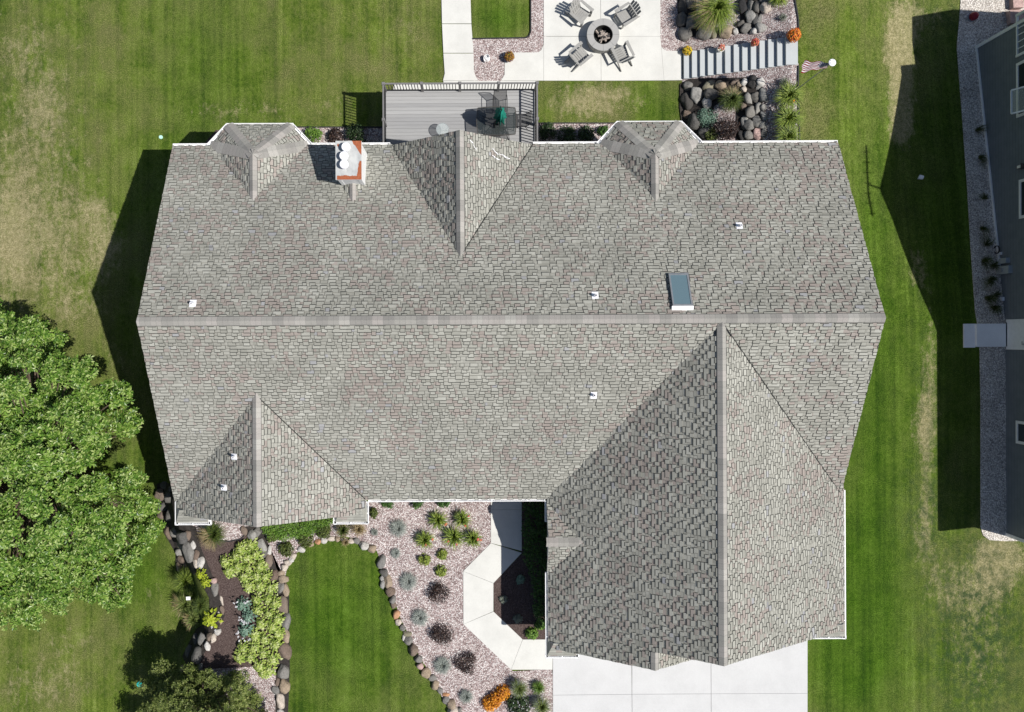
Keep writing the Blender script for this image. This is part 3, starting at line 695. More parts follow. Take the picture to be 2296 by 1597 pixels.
# chimney
ch = MB(); CX0, CX1, CY0, CY1, CT = -4.587, -3.679, 5.537, 6.89, 4.58
i = .05
ch.box(CX0 + i, CX1 - i, CY0 + i, CY1 - i, 2.0, CT - .1)
for x in (CX0 + i + .045, CX1 - i - .045):
    for y in (CY0 + i + .045, CY1 - i - .045): ch.box(x - .06, x + .06, y - .06, y + .06, 2.0, CT - .09)
cho = ch.build("chimney", M['white'], house)
cp = MB(); pts = [Vector((CX0, CY0, CT)), Vector((CX1, CY0, CT)), Vector((CX1, CY1, CT)), Vector((CX0, CY1, CT))]
cp.prism([p - Vector((0, 0, .1)) for p in pts], [p - Vector((0, 0, .004)) for p in pts], 1)
cp.face(pts, [(0, 0), (1, 0), (1, 1.5 / 1.5), (0, 1)], 0); cp.build("chimney_cap", [M['rust'], M['white']], cho)
for (qx, qy) in ((775, 329), (770.5, 349), (771, 368)):
    p = P(qx, qy, CT + .24); mb = MB()
    mb.lathe([(.0, .0), (.085, .0), (.085, .14)], (p.x, p.y, CT), 20); mb.lathe([(.0, .13), (.155, .13), (.155, .225), (.14, .245), (0, .255)], (p.x, p.y, CT), 24)
    mb.build("chimney_pot", M['lead'], cho)
# cricket behind the chimney
kk = on_n(792, 450); hx = (CX0 + CX1) / 2; mb = MB(); cz = zn(CY0 + .1) + .34
roof2 = roof; roof = MB()
slope([(hx, CY0 + .1, cz), (hx, kk.y, zn(kk.y) + .01), (CX0 - .02, CY0 + .1, zn(CY0 + .1) + .01)], .02); slope([(hx, CY0 + .1, cz), (CX1 + .02, CY0 + .1, zn(CY0 + .1) + .01), (hx, kk.y, zn(kk.y) + .01)], .02)
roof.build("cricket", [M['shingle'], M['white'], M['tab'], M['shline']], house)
cap((hx, CY0 + .08, cz), (hx, kk.y - .05, zn(kk.y) + .015), (-.7, .3, 1), (.7, .3, 1), .13)
# skylight on the north slope
q = [on_n(1500, 690), on_n(1553, 690), on_n(1547, 617), on_n(1500, 617)]
x0, x1 = (q[0].x + q[3].x) / 2 + .03, (q[1].x + q[2].x) / 2 - .06; y0, y1 = q[0].y, q[2].y
nN = Vector((0, KN, 1)).normalized()
def sl(x, y, h): return Vector((x, y, zn(y))) + nN * h
sk = MB()
for a, b, c_, d in ((x0, x1, y0, y0 + .06), (x0, x1, y1 - .06, y1), (x0, x0 + .05, y0 + .06, y1 - .06), (x1 - .05, x1, y0 + .06, y1 - .06)):
    sk.prism([sl(a, c_, -.02), sl(b, c_, -.02), sl(b, d, -.02), sl(a, d, -.02)], [sl(a, c_, .13), sl(b, c_, .13), sl(b, d, .13), sl(a, d, .13)])
sko = sk.build("skylight", M['steel'], house)
mb = MB(); mb.prism([sl(x0 - .03, y0 - .10, .0), sl(x1 + .03, y0 - .10, .0), sl(x1 + .03, y0 - .003, .0), sl(x0 - .03, y0 - .003, .0)], [sl(x0 - .03, y0 - .10, .03), sl(x1 + .03, y0 - .10, .03), sl(x1 + .03, y0 - .003, .125), sl(x0 - .03, y0 - .003, .125)]); mb.build('head_flashing', M['white'], sko)
mb = MB(); mb.prism([sl(x0 + .045, y0 + .055, .06), sl(x1 - .045, y0 + .055, .06), sl(x1 - .045, y1 - .055, .06), sl(x0 + .045, y1 - .055, .06)], [sl(x0 + .045, y0 + .055, .115), sl(x1 - .045, y0 + .055, .115), sl(x1 - .045, y1 - .055, .115), sl(x0 + .045, y1 - .055, .115)]); mb.build("skylight_pane", M['skyglass'], sko)
mb = MB(); mb.prism([sl(x0 - .06, y0 - .05, .004), sl(x1 + .06, y0 - .05, .004), sl(x1 + .06, y1 + .1, .004), sl(x0 - .06, y1 + .1, .004)], [sl(x0 - .06, y0 - .05, .014), sl(x1 + .06, y0 - .05, .014), sl(x1 + .06, y1 + .1, .014), sl(x0 - .06, y1 + .1, .014)]); mb.build("flashing", M['rail'], sko)
# plumbing vents
def on_w(px, py, zf, nrm):
    z = 4
    for _ in range(60):
        p = P(px, py, z); z = .5 * z + .5 * zf(p)
    return P(px, py, z), Vector(nrm).normalized()
fN_ = lambda p: zn(p.y); fS_ = lambda p: zs(p.y); fW_ = lambda p: E + (p.x - XL) * KW
for px, py, ff, nn in ((433, 681, fN_, (0, KN, 1)), (1334, 663, fN_, (0, KN, 1)), (1657, 507, fN_, (0, KN, 1)), (1331, 886, fS_, (0, -KS, 1)), (526, 1024, fW_, (-KW, 0, 1)), (503, 1093, fW_, (-KW, 0, 1))):
    p, n = on_w(px, py, ff, nn); dn = Vector((n.x, n.y, 0)).normalized(); dn = (dn - n * dn.dot(n)).normalized(); sd = n.cross(dn)
    mb = MB(); a, b = dn * .13, sd * .11
    mb.prism([p - a - b, p - a + b, p + a + b, p + a - b], [p - a - b + n * .034, p - a + b + n * .034, p + a + b + n * .034, p + a - b + n * .034])
    vo = mb.build("vent_pipe", M['lead'], house)
    mb = MB(); mb.lathe([(.085, -.05), (.055, .06), (.048, .22), (.044, .24), (.032, .24), (.03, .1)], p, 14); mb.build("pipe", M['lead'], vo)
    mb = MB(); mb.lathe([(.0, .12), (.034, .12)], p, 12); mb.build("pipe_opening", M['dark'], vo)
# tar scratches of pale sealant on the rear gable
for (a, b, c_, d) in ((1053, 314, 1068, 335), (1103, 333, 1118, 347), (1118, 345, 1138, 355), (1104, 349, 1120, 360), (1129, 352, 1143, 356)):
    def pt(px, py, h=.012):
        zz = 3.5
        for _ in range(60):
            p = P(px, py, zz); zz = .5 * zz + .5 * (ZCg - (p.x - CXc) * KCr)
        p = P(px, py, zz); p.z += h; return p
    A, B = pt(a, b, .03), pt(c_, d, .03); k = 5; pr = A; mb = MB()
    for j in range(1, k + 1):
        q_ = pt(a + (c_ - a) * j / k + R.uniform(-1.5, 1.5), b + (d - b) * j / k + R.uniform(-1.5, 1.5), .03); mb.bar(pr, q_, R.uniform(.008, .028), .012); pr = q_
    mb.build("sealant", M['lead'], house)

# ------------------------------------------------------------------ deck
dk = thing("deck", "grey raised deck with dark baluster railing behind the house", "deck", (0, 0, 0))
DX0, DX1, DY0, DY1, DZ = -3.62, 2.56, YN - .42, 10.15 - .03, .1
DX0 = P(857, 250, 1.06).x; DX1 = P(1207, 250, 1.06).x; DY1 = P(1030, 183, 1.06).y
mb = MB(); y = DY1
while y > DY0:
    mb.box(DX0 - .03, DX1 + .03, max(DY0, y - .138), y, DZ - .03, DZ); y -= .145
mb.build("deck_board", M['deck'], dk)
mb = MB()
mb.box(DX0, DX1, DY1 - .05, DY1 - .01, DZ - .28, DZ - .04); mb.box(DX0, DX0 + .04, DY0, DY1 - .06, DZ - .28, DZ - .04); mb.box(DX1 - .04, DX1, DY0, DY1 - .06, DZ - .28, DZ - .04)
k = 14
for j in range(1, k): x = DX0 + (DX1 - DX0) * j / k; mb.box(x - .02, x + .02, DY0, DY1 - .06, DZ - .26, DZ - .034)
mb.build("deck_frame", M['rail'], dk)
for x in (DX0 + .1, (DX0 + DX1) / 2, DX1 - .1):
    mb = MB(); mb.box(x - .07, x + .07, DY1 - .25, DY1 - .11, -2.05, DZ - .28); mb.build("support_post", M['rail'], dk)
RZT = 1.06; ps = [P(px, 183, RZT).x for px in (856.6, 944.6, 1030.8, 1118.4, 1207.6)]; ym = P(857, 268, RZT).y
posts = [(x, DY1 - .06) for x in ps] + [(DX0 + .04, ym), (DX1 - .04, ym)]
posts[0] = (DX0 + .04, DY1 - .06); posts[4] = (DX1 - .04, DY1 - .06)
for x, y in posts:
    mb = MB(); mb.box(x - .05, x + .05, y - .05, y + .05, DZ, RZT - .02); mb.prism([(x - .065, y - .065, RZT - .02), (x + .065, y - .065, RZT - .02), (x + .065, y + .065, RZT - .02), (x - .065, y + .065, RZT - .02)], [(x - .05, y - .05, RZT + .03), (x + .05, y - .05, RZT + .03), (x + .05, y + .05, RZT + .03), (x - .05, y + .05, RZT + .03)])
    mb.build("railing_post", M['rail'], dk)
segs = [(posts[j], posts[j + 1]) for j in range(4)] + [((DX0 + .04, DY0 - .1), posts[5]), (posts[5], posts[0]), ((DX1 - .04, DY0 - .1), posts[6]), (posts[6], posts[4])]
tr = MB(); bl_ = MB()
for a, b in segs:
    a3 = Vector((*a, 0)); b3 = Vector((*b, 0)); t_ = (b3 - a3).normalized(); a3 += t_ * .055; b3 -= t_ * .055
    tr.bar(a3 + Vector((0, 0, RZT - .04)), b3 + Vector((0, 0, RZT - .04)), .06, .045); bl_.bar(a3 + Vector((0, 0, DZ + .09)), b3 + Vector((0, 0, DZ + .09)), .04, .04)
    k = max(2, round((b3 - a3).length / .118))
    for j in range(1, k):
        p = a3.lerp(b3, j / k); bl_.bar(p + Vector((0, 0, DZ + .09)), p + Vector((0, 0, RZT - .06)), .030, .030)
tr.build("top_rail", M['rail'], dk); bl_.build("baluster", M['railD'], dk)

# deck furniture
zt = DZ + .72
tp = [P(*q, zt) for q in ((1072.5, 298.6), (1154, 301), (1154, 241), (1072.3, 245))]
tc = sum(tp, Vector()) / 4
tbl = thing("patio_table", "smoked glass patio table with bowed dark edges on the deck", "table", (tc.x, tc.y, DZ))
hx_, hy_ = .74, .52
prof = []
for a, b in (((-hx_, -hy_), (hx_, -hy_)), ((hx_, -hy_), (hx_, hy_)), ((hx_, hy_), (-hx_, hy_)), ((-hx_, hy_), (-hx_, -hy_))):
    d = Vector((b[0] - a[0], b[1] - a[1])); n_ = Vector((d.y, -d.x)).normalized()
    for j in range(6):
        s_ = j / 6; p = Vector(a) + d * s_ + n_ * .045 * math.sin(math.pi * s_); prof.append((p.x, p.y))
mb = MB(); mb.prism([(x, y, .705) for x, y in prof], [(x, y, .715) for x, y in prof]); mb.build("table_top", M['topglass'], tbl)
mb = MB()
for a, b in zip(prof, prof[1:] + prof[:1]): mb.bar((*a, .70), (*b, .70), .03, .035)
mb.bar((0, -.5, .69), (0, .5, .69), .03, .02); mb.build("table_frame", M['umbmetal'], tbl)
for sx_, sy_ in ((1, 1), (1, -1), (-1, 1), (-1, -1)):
    mb = MB(); mb.tube([(sx_ * .18, sy_ * .12, .69), (sx_ * .30, sy_ * .2, .35), (sx_ * .55, sy_ * .38, .0)], .018); mb.build("leg", M['umbmetal'], tbl)
um = P(1130, 257, DZ + 1.6)
ub = thing("patio_umbrella", "closed green patio umbrella standing through the glass table", "umbrella", (tc.x + .12, tc.y + .02, DZ))
mb = MB(); mb.tube([(0, 0, .03), (0, 0, 2.25)], .019); mb.lathe([(.0, .0), (.22, .0), (.22, .04), (.06, .07), (.03, .12), (0, .12)]); mb.build("pole", M['umbmetal'], ub)
mb = MB(); k = 24; rings = [(.05, 2.2), (.10, 2.12), (.17, 1.9), (.22, 1.6), (.20, 1.35), (.24, 1.15), (.19, .98)]
base = len(mb.v)
for rr, zz in rings:
    for j in range(k):
        a = 2 * math.pi * j / k; r_ = rr * (1 + (.34 if j % 3 == 0 else -.18) * (0.4 + (2.2 - zz))); mb.v.append((r_ * math.cos(a) * .78, r_ * math.sin(a) * 1.15, zz + R.uniform(-.02, .02)))
for i_ in range(len(rings) - 1):
    for j in range(k):
        l = (j + 1) % k; mb.f.append((i_ * k + j, (i_ + 1) * k + j, (i_ + 1) * k + l, i_ * k + l)); mb.uv.append([(0, 0)] * 4); mb.m.append(0)
mb.f.append(tuple(reversed(range(k)))); mb.uv.append([(0, 0)] * k); mb.m.append(0)
mb.build("canopy", M['canvas'], ub, smooth=True)
mb = MB(); mb.lathe([(0, 2.33), (.02, 2.31), (.026, 2.28), (.02, 2.25), (0, 2.24)], n=10); mb.build("finial", M['umbmetal'], ub)
def sling_chair(loc, rz, label):
    c = thing("sling_chair", label, "chair", loc, rz, "chairs around the glass table")       # faces +y
    mb = MB(); n_ = 6
    for j in range(n_):
        y0_, y1_ = -.22 + .46 * j / n_, -.22 + .46 * (j + 1) / n_; h = lambda y: .42 - .02 * math.cos((y + .22) * 5)
        mb.face([(-.24, y0_, h(y0_)), (.24, y0_, h(y0_)), (.24, y1_, h(y1_)), (-.24, y1_, h(y1_))])
    mb.build("seat", M['mesh'], c)
    mb = MB()
    for j in range(n_):
        a, b = j / n_, (j + 1) / n_; f_ = lambda s_: (-.22 - .20 * s_, .42 + .50 * s_)
        (ya, za), (yb, zb) = f_(a), f_(b); mb.face([(-.24, ya, za), (.24, ya, za), (.24, yb, zb), (-.24, yb, zb)])
    mb.build("backrest", M['mesh'], c)
    fr = MB()
    for s_ in (-1, 1):
        x = s_ * .25; fr.tube([(x, .26, .41), (x, -.22, .42), (x, -.32, .66), (x * .96, -.43, .93)], .014, 6)
    fr.tube([(-.24, -.43, .93), (0, -.455, .945), (.24, -.43, .93)], .014, 6); fr.tube([(-.25, .26, .41), (.25, .26, .41)], .013, 6); fr.build("frame", M['black'], c)
    for s_ in (-1, 1):
        mb = MB(); x = s_ * .29; mb.tube([(x, .22, .0), (x, .26, .40), (x, .2, .64), (x, -.1, .66), (x * .92, -.33, .68)], .013, 6); mb.build("armrest", M['black'], c)
        mb = MB(); mb.tube([(s_ * .26, -.20, .42), (s_ * .29, -.36, .0)], .013, 6); mb.build("leg", M['black'], c)
    return c
p = P(1121, 235, DZ + .45); sling_chair((p.x, p.y, DZ), math.pi, "dark mesh chair at the far long side of the glass table")
p = P(1166, 270, DZ + .45); sling_chair((p.x, p.y, DZ), math.pi / 2, "dark mesh chair at the short end of the glass table beside the railing")
p = P(1122, 302, DZ + .40); sling_chair((p.x, p.y, DZ), 0.25, "dark mesh chair at the glass table close to the house")
p = P(992, 290, DZ + .5); st = thing("side_table", "small round pale glass side table by the deck gable", "side table", (p.x, p.y, DZ))
mb = MB(); mb.lathe([(0, .49), (.25, .49), (.25, .50), (0, .50)], n=32); mb.build("table_top", M['clearglass'], st)
mb = MB(); mb.tube([(.25 * math.cos(a), .25 * math.sin(a), .485) for a in np.linspace(0, 6.2832, 25)], .012, 6, cap=False); mb.build("rim", M['steel'], st)
for j in range(3):
    a = j * 2.094 + .3; mb = MB(); mb.tube([(.22 * math.cos(a), .22 * math.sin(a), .48), (.12 * math.cos(a), .12 * math.sin(a), .25), (.22 * math.cos(a), .22 * math.sin(a), 0)], .009, 6); mb.build("leg", M['black'], st)

# ------------------------------------------------------------------ adirondack chairs and fire pit
def adirondack(loc, ang, label):
    c = thing("adirondack_chair", label, "chair", loc, ang - math.pi / 2, "adirondack chairs around the fire pit")  # faces +y
    f_ = lambda y: .30 + .10 * (y + .25)
    mb = MB()
    for j in range(6):
        y = -.22 + j * .092; mb.bar((-.255, y, .26 + .20 * (y + .22)), (.255, y, .26 + .20 * (y + .22)), .082, .022)
    mb.build("seat", M['poly'], c)
    mb = MB(); bx = -.20; n_ = 5
    for j in range(n_):
        x = (j - 2) * .108; top = .80 - .018 * (j - 2) ** 2 * 1.6; k_ = 1 + .04
        a = Vector((x, -.24, .24)); b = Vector((x * 1.18, -.24 - .30 * top / .8, .24 + top * .82)); mb.bar(a, b, .098, .02, up=(0, 1, .35))
    mb.bar((-.33, -.36, .56), (.33, -.36, .56), .05, .03); mb.build("backrest", M['poly'], c)
    for s_ in (-1, 1):
        mb = MB(); x = s_ * .345
        mb.prism([(x - .07, .34, .545), (x + .07, .34, .545), (x + .055, -.36, .545), (x - .035, -.36, .545)][::1], [(x - .07, .34, .568), (x + .07, .34, .568), (x + .055, -.36, .568), (x - .035, -.36, .568)]) if s_ > 0 else mb.prism([(x - .07, .34, .545), (x + .07, .34, .545), (x + .035, -.36, .545), (x - .055, -.36, .545)], [(x - .07, .34, .568), (x + .07, .34, .568), (x + .035, -.36, .568), (x - .055, -.36, .568)])
        mb.build("armrest", M['poly'], c)
        mb = MB(); mb.bar((s_ * .30, .29, 0), (s_ * .30, .29, .545), .03, .10, up=(0, 1, 0)); mb.build("leg", M['poly'], c)
        mb = MB(); mb.bar((s_ * .265, .30, .33), (s_ * .265, -.62, .03), .026, .11); mb.build("side_rail", M['poly'], c)
    return c
for px, py, ang, lb in ((1303, 32, -40, "grey slatted adirondack chair upper left of the fire pit, its back to the lawn walk"), (1402, 37, 212, "grey slatted adirondack chair upper right of the fire pit nearest the big grass clump"),
                        (1301, 124.5, 40, "grey slatted adirondack chair lower left of the fire pit"), (1394, 120.5, 116, "grey slatted adirondack chair lower right of the fire pit nearest the stairs")):
    p = P(px, py, ZP + .32); adirondack((p.x, p.y, ZP), rad(ang), lb)
p = P(1352.5, 77.7, ZP + .46); fp = thing("fire_pit", "round grey block fire pit filled with split logs on the patio", "fire pit", (p.x, p.y, ZP))
mb = MB()
for rr0, rr1, z0_, z1_, n_, gp in ((.40, .66, 0, .36, 12, .012), (.41, .69, .362, .46, 8, .006)):
    for j in range(n_):
        a0, a1 = 2 * math.pi * j / n_ + gp, 2 * math.pi * (j + 1) / n_ - gp; m_ = 5; arcp = [a0 + (a1 - a0) * q_ / m_ for q_ in range(m_ + 1)]
        ring = [(rr1 * math.cos(a), rr1 * math.sin(a)) for a in arcp] + [(rr0 * math.cos(a), rr0 * math.sin(a)) for a in reversed(arcp)]
        mb.prism([(*q_, z0_) for q_ in ring], [(*q_, z1_) for q_ in ring])
mb.build("block_ring", M['pit'], fp)
mb = MB(); mb.lathe([(0, .1), (.395, .1), (.395, .47), (.385, .47), (.385, .12)], n=40); mb.build("steel_liner", M['soot'], fp)
for j in range(15):
    a = R.uniform(0, 3.14); r_ = R.uniform(.0, .17); ln = R.uniform(.14, .25); cx_, cy_ = r_ * math.cos(a * 2.3 + j), r_ * math.sin(a * 2.3 + j)
    zz = .22 + .012 * j; d = Vector((math.cos(a), math.sin(a), R.uniform(-.15, .15)))
    mb = MB(); mb.tube([Vector((cx_, cy_, zz)) - d * ln, Vector((cx_, cy_, zz)) + d * ln], [R.uniform(.03, .045), R.uniform(.03, .05)], 5)
    lg = mb.build("firewood_log", M['char'] if j % 3 == 0 else M['log']); lg.location = (p.x, p.y, ZP)
    tag(lg, "split firewood log lying in the round fire pit", "log", "logs in the fire pit")

# ------------------------------------------------------------------ garden stairs
RT = [218, 355, 492, 625, 772, 918, 1065, 1210, 1355, 1503, 1650, 1803, 1950]
stairs = thing("garden_stairs", "straight flight of pale concrete steps up the gravel slope", "stairs", (0, 0, 0))
rh = .14; ytop = P(1540, 119, ZP).y; ybot = P(1540, 178.5, ZP).y
xs_ = [P(1504.8 + q_ * .1321, 130, ZP + rh * (j + 1)).x for j, q_ in enumerate(RT)]; xe = P(1789, 120, ZP + rh * 13).x
for j in range(13):
    x1_ = xs_[j + 1] if j < 12 else xe; mb = MB(); zt_ = ZP + rh * (j + 1)
    mb.box(xs_[j], x1_ + (.10 if j < 12 else 0), ybot, ytop, zt_ - rh - .02 - (.2 if j == 0 else 0), zt_); mb.build("step", M['step'], stairs)

# ------------------------------------------------------------------ boulders
rock_cache = []
def rock_mesh(seed):
    bm = bmesh.new(); bmesh.ops.create_icosphere(bm, subdivisions=3, radius=1)
    rr = random.Random(seed); off = Vector((rr.random() * 50, rr.random() * 50, rr.random() * 50))
    planes = [(Vector((rr.gauss(0, 1), rr.gauss(0, 1), rr.gauss(0, .8))).normalized(), rr.uniform(.58, .88)) for _ in range(12)]
    for v in bm.verts:
        n_ = v.co.normalized(); r_ = 1.05
        for pn, pd in planes:
            d = n_.dot(pn)
            if d > .1: r_ = min(r_, pd / d + .02)
        r_ += .09 * noise.noise(n_ * 1.6 + off) + .035 * noise.noise(n_ * 5 + off)
        v.co = n_ * r_
    me = bpy.data.meshes.new("boulder"); bm.to_mesh(me); bm.free()
    me.polygons.foreach_set("use_smooth", [True] * len(me.polygons)); return me
ROCKS = []
def rocks(zone, lst, ox, oy, k, hfac=.62):
    for q_ in lst:
        cx, cy, rx, ry, tone = q_[:5]
        ROCKS.append((zone, ox + cx * k, oy + cy * k, rx * k, ry * k, tone, hfac))
W_, B_, D_, G_, LG, T_, BE, BR, OL, PK, OR = 'white', 'black', 'dark grey', 'grey', 'light grey', 'tan', 'beige', 'brown', 'olive', 'pink', 'orange'
rocks('above the garden stairs', [(190, 350, 100, 120, D_), (340, 400, 110, 140, G_), (210, 600, 110, 125, G_), (540, 570, 130, 110, G_), (715, 560, 60, 100, OL), (915, 570, 115, 95, T_), (1085, 550, 50, 50, W_), (1180, 410, 65, 55, D_), (1265, 480, 90, 80, G_), (1330, 300, 80, 110, LG), (1390, 545, 65, 60, W_), (1510, 490, 95, 80, LG), (1580, 150, 90, 90, BE), (1345, 90, 60, 110, G_), (1450, 130, 60, 110, D_), (1210, 130, 70, 130, B_), (190, 120, 90, 140, B_), (335, 60, 85, 90, G_), (1415, 330, 60, 120, D_), (1490, 330, 50, 90, G_), (1560, 20, 80, 50, G_), (1440, -10, 70, 60, B_)], 1504.8, 0, .1321)
rocks('below the garden stairs', [(265, 270, 75, 70, G_), (640, 290, 115, 80, OL), (850, 260, 95, 75, T_), (430, 440, 105, 165, LG), (650, 430, 120, 110, D_), (250, 750, 70, 75, BR), (255, 520, 90, 150, B_), (380, 880, 110, 120, D_), (590, 580, 80, 90, W_), (560, 1060, 100, 90, D_), (1240, 200, 60, 58, W_), (1150, 240, 45, 45, T_), (1070, 205, 85, 40, BR), (1500, 210, 70, 70, W_), (1230, 335, 52, 50, BE), (1475, 312, 50, 30, LG), (1300, 480, 65, 110, LG), (1410, 460, 65, 90, D_), (1555, 450, 70, 120, LG), (1215, 610, 55, 90, BR), (1465, 640, 55, 100, LG), (1330, 720, 95, 115, G_), (1555, 640, 55, 55, LG), (1560, 780, 48, 90, LG), (1230, 900, 60, 110, LG), (1450, 870, 75, 95, G_), (1320, 940, 90, 95, G_), (1545, 940, 60, 80, LG), (1290, 1110, 80, 85, G_), (1440, 1085, 72, 100, PK), (1570, 1080, 50, 90, G_), (1370, 210, 75, 100, B_), (1180, 1110, 60, 80, B_), (700, 200, 60, 40, BR)], 1504.8, 157.8, .1321)
rocks('left of the mulch bed', [(140, 280, 88, 78, BR), (240, 310, 62, 72, D_), (160, 430, 78, 62, D_), (150, 530, 60, 60, BR), (250, 540, 55, 70, D_), (230, 770, 62, 90, BR), (320, 760, 62, 72, G_), (420, 820, 72, 82, D_), (490, 800, 42, 60, BR), (390, 930, 52, 72, OL), (380, 1025, 62, 55, LG), (500, 1030, 75, 150, G_), (550, 940, 38, 55, W_), (595, 1060, 36, 65, BR), (645, 1165, 50, 75, W_), (588, 1170, 32, 60, BE), (370, 1215, 40, 60, T_), (415, 1120, 62, 60, BR), (830, 1400, 42, 42, PK), (830, 1500, 52, 90, G_), (190, 160, 60, 50, D_), (250, 220, 40, 50, D_)], 339.8, 1061.8, .171)
rocks('between mulch and front lawn', [(1220, 740, 42, 60, BR), (1330, 800, 60, 80, LG), (1390, 770, 52, 62, G_), (1455, 940, 62, 90, LG), (1470, 1050, 50, 60, D_), (1540, 1150, 52, 100, BR), (1550, 1010, 30, 80, W_), (1620, 1330, 62, 70, BR), (1710, 1295, 46, 42, T_), (1735, 1380, 56, 55, T_), (1750, 1225, 50, 42, BE), (1785, 1165, 42, 40, BE), (1840, 1125, 36, 40, W_), (1700, 1490, 52, 80, G_), (1765, 1530, 45, 80, T_)], 339.8, 1061.8, .171)
rocks('between mulch and front lawn', [(1730, 190, 72, 110, BR), (1755, 400, 56, 100, G_), (1760, 580, 52, 90, T_), (1740, 800, 80, 110, BR), (1725, 1050, 76, 100, G_), (1735, 1250, 66, 90, T_), (1615, 1300, 50, 60, G_), (1650, 1190, 42, 50, BR), (1690, 1430, 60, 90, BE), (1690, 1590, 52, 42, W_)], 339.8, 1322.8, .1717)
rocks('along the mulch path', [(915, 130, 22, 70, BE), (905, 390, 26, 50, T_), (885, 305, 18, 30, W_), (880, 540, 42, 45, W_), (815, 630, 36, 55, BE), (735, 735, 36, 60, W_), (760, 610, 46, 50, BR), (660, 640, 62, 90, G_), (600, 640, 42, 80, D_), (605, 850, 72, 100, D_), (490, 810, 52, 80, D_), (450, 1010, 60, 60, T_), (640, 1000, 32, 60, G_), (930, 250, 30, 60, BR)], 339.8, 1322.8, .1717)
rocks('edging the front lawn', [(615, 55, 30, 26, W_), (560, 70, 27, 22, OR), (680, 45, 36, 22, BE), (737, 45, 26, 22, T_), (795, 50, 30, 20, BE), (855, 65, 32, 22, BE), (910, 65, 30, 26, G_), (970, 100, 42, 35, W_), (1040, 135, 42, 32, T_), (420, 140, 36, 26, W_), (345, 195, 30, 32, BE), (300, 262, 30, 26, BE), (500, 95, 28, 20, T_),
    (1115, 250, 36, 62, G_), (1150, 340, 42, 32, D_), (1130, 395, 20, 26, LG), (1185, 415, 36, 56, T_), (1140, 440, 24, 42, LG), (1205, 510, 36, 42, BR), (1225, 580, 30, 32, G_), (1235, 625, 26, 30, BR), (1255, 710, 30, 42, OR), (1275, 780, 30, 32, BE), (1310, 830, 26, 26, G_), (1350, 880, 40, 22, OL), (1325, 920, 16, 26, W_), (1365, 935, 36, 36, G_), (1410, 1020, 42, 45, BR), (1450, 1100, 36, 36, G_), (1470, 1165, 30, 30, PK), (1525, 1230, 42, 42, T_), (1580, 1275, 36, 30, G_), (1600, 1330, 36, 36, T_), (1640, 1380, 26, 26, G_), (1695, 1420, 30, 20, OR), (1690, 1470, 30, 36, G_), (1745, 1500, 40, 40, T_), (1745, 1560, 45, 40, BE), (1810, 1565, 30, 40, G_)], 570.4, 1196.6, .2537, .55)
metas = [rock_mesh(100 + j) for j in range(24)]
ORD = ["first", "second", "third", "fourth", "fifth", "sixth", "seventh", "eighth", "ninth", "tenth", "eleventh", "twelfth", "thirteenth", "fourteenth", "fifteenth"]
cnt = {}
for rk in ROCKS: cnt.setdefault((rk[0], rk[5]), []).append(rk)
for kx in cnt: cnt[kx].sort(key=lambda q_: q_[2])
M['gap_shade'] = simple("boulder_gap_shade", (.035, .030, .027), .95, .4, 12)  # dark colour of the sheets that paint the shade in the boulder gaps
sheet("rock_shade_sheet", [(1524, 190), (1545, 178), (1620, 176), (1695, 174), (1708, 184), (1708, 322), (1650, 322), (1650, 200), (1600, 240), (1590, 322), (1530, 300), (1523, 240)], M['gap_shade'], .06, "dark painted shade between the boulders below the stairs", "gap_shade")
sheet("rock_shade_sheet", [(1516, -40), (1560, -40), (1560, 60), (1600, 72), (1640, 70), (1660, 55), (1655, -40), (1705, -40), (1705, 55), (1690, 74), (1640, 78), (1525, 84), (1520, 40)], M['gap_shade'], .06, "dark painted shade between the boulders above the stairs", "gap_shade")
sheet("rock_shade_sheet", [(352, 1085), (400, 1085), (400, 1170), (440, 1180), (452, 1230), (485, 1310), (505, 1380), (480, 1425), (450, 1480), (425, 1500), (410, 1470), (440, 1410), (472, 1390), (470, 1340), (445, 1290), (395, 1280), (395, 1240), (372, 1200), (360, 1150)], M['gap_shade'], .06, "dark painted shade in the gaps of the rock wall beside the mulch bed", "gap_shade")
sheet("rock_shade_sheet", [(545, 1180), (590, 1178), (605, 1240), (628, 1290), (648, 1330), (650, 1500), (646, 1600), (618, 1600), (620, 1480), (622, 1350), (600, 1290), (570, 1220)], M['gap_shade'], .06, "dark painted shade in the gaps of the rock row beside the front lawn", "gap_shade")
for j, (zone, px, py, rx, ry, tone, hf) in enumerate(ROCKS):
    p = PG(px, py); s_ = (ZC - p.z) / F; same = cnt[(zone, tone)]; idx = [i_ for i_, q_ in enumerate(same) if q_[1] == px and q_[2] == py][0]
    me = metas[j % 24].copy(); me.materials.append(ROCK[tone])
    o = bpy.data.objects.new("boulder", me); COL.objects.link(o)
    h = min(rx, ry) * s_ * R.uniform(.75, 1.05); o.location = (p.x, p.y, p.z + h * .42)
    o.scale = (rx * s_ * 1.22, ry * s_ * 1.22, h * 1.15); o.rotation_euler = (R.uniform(-.15, .15), R.uniform(-.15, .15), R.choice((0, math.pi)) + R.uniform(-.3, .3))
    sz = max(rx, ry) * s_; size = "large" if sz > .32 else ("small" if sz < .16 else "medium")
    if len(same) == 1: lb = f"{size} {tone} boulder, the only {tone} one {zone}"
    else: lb = f"{size} {tone} boulder {zone}, {ORD[min(idx, 14)]} {tone} one from the top"
    tag(o, lb, "boulder", "boulders " + zone)

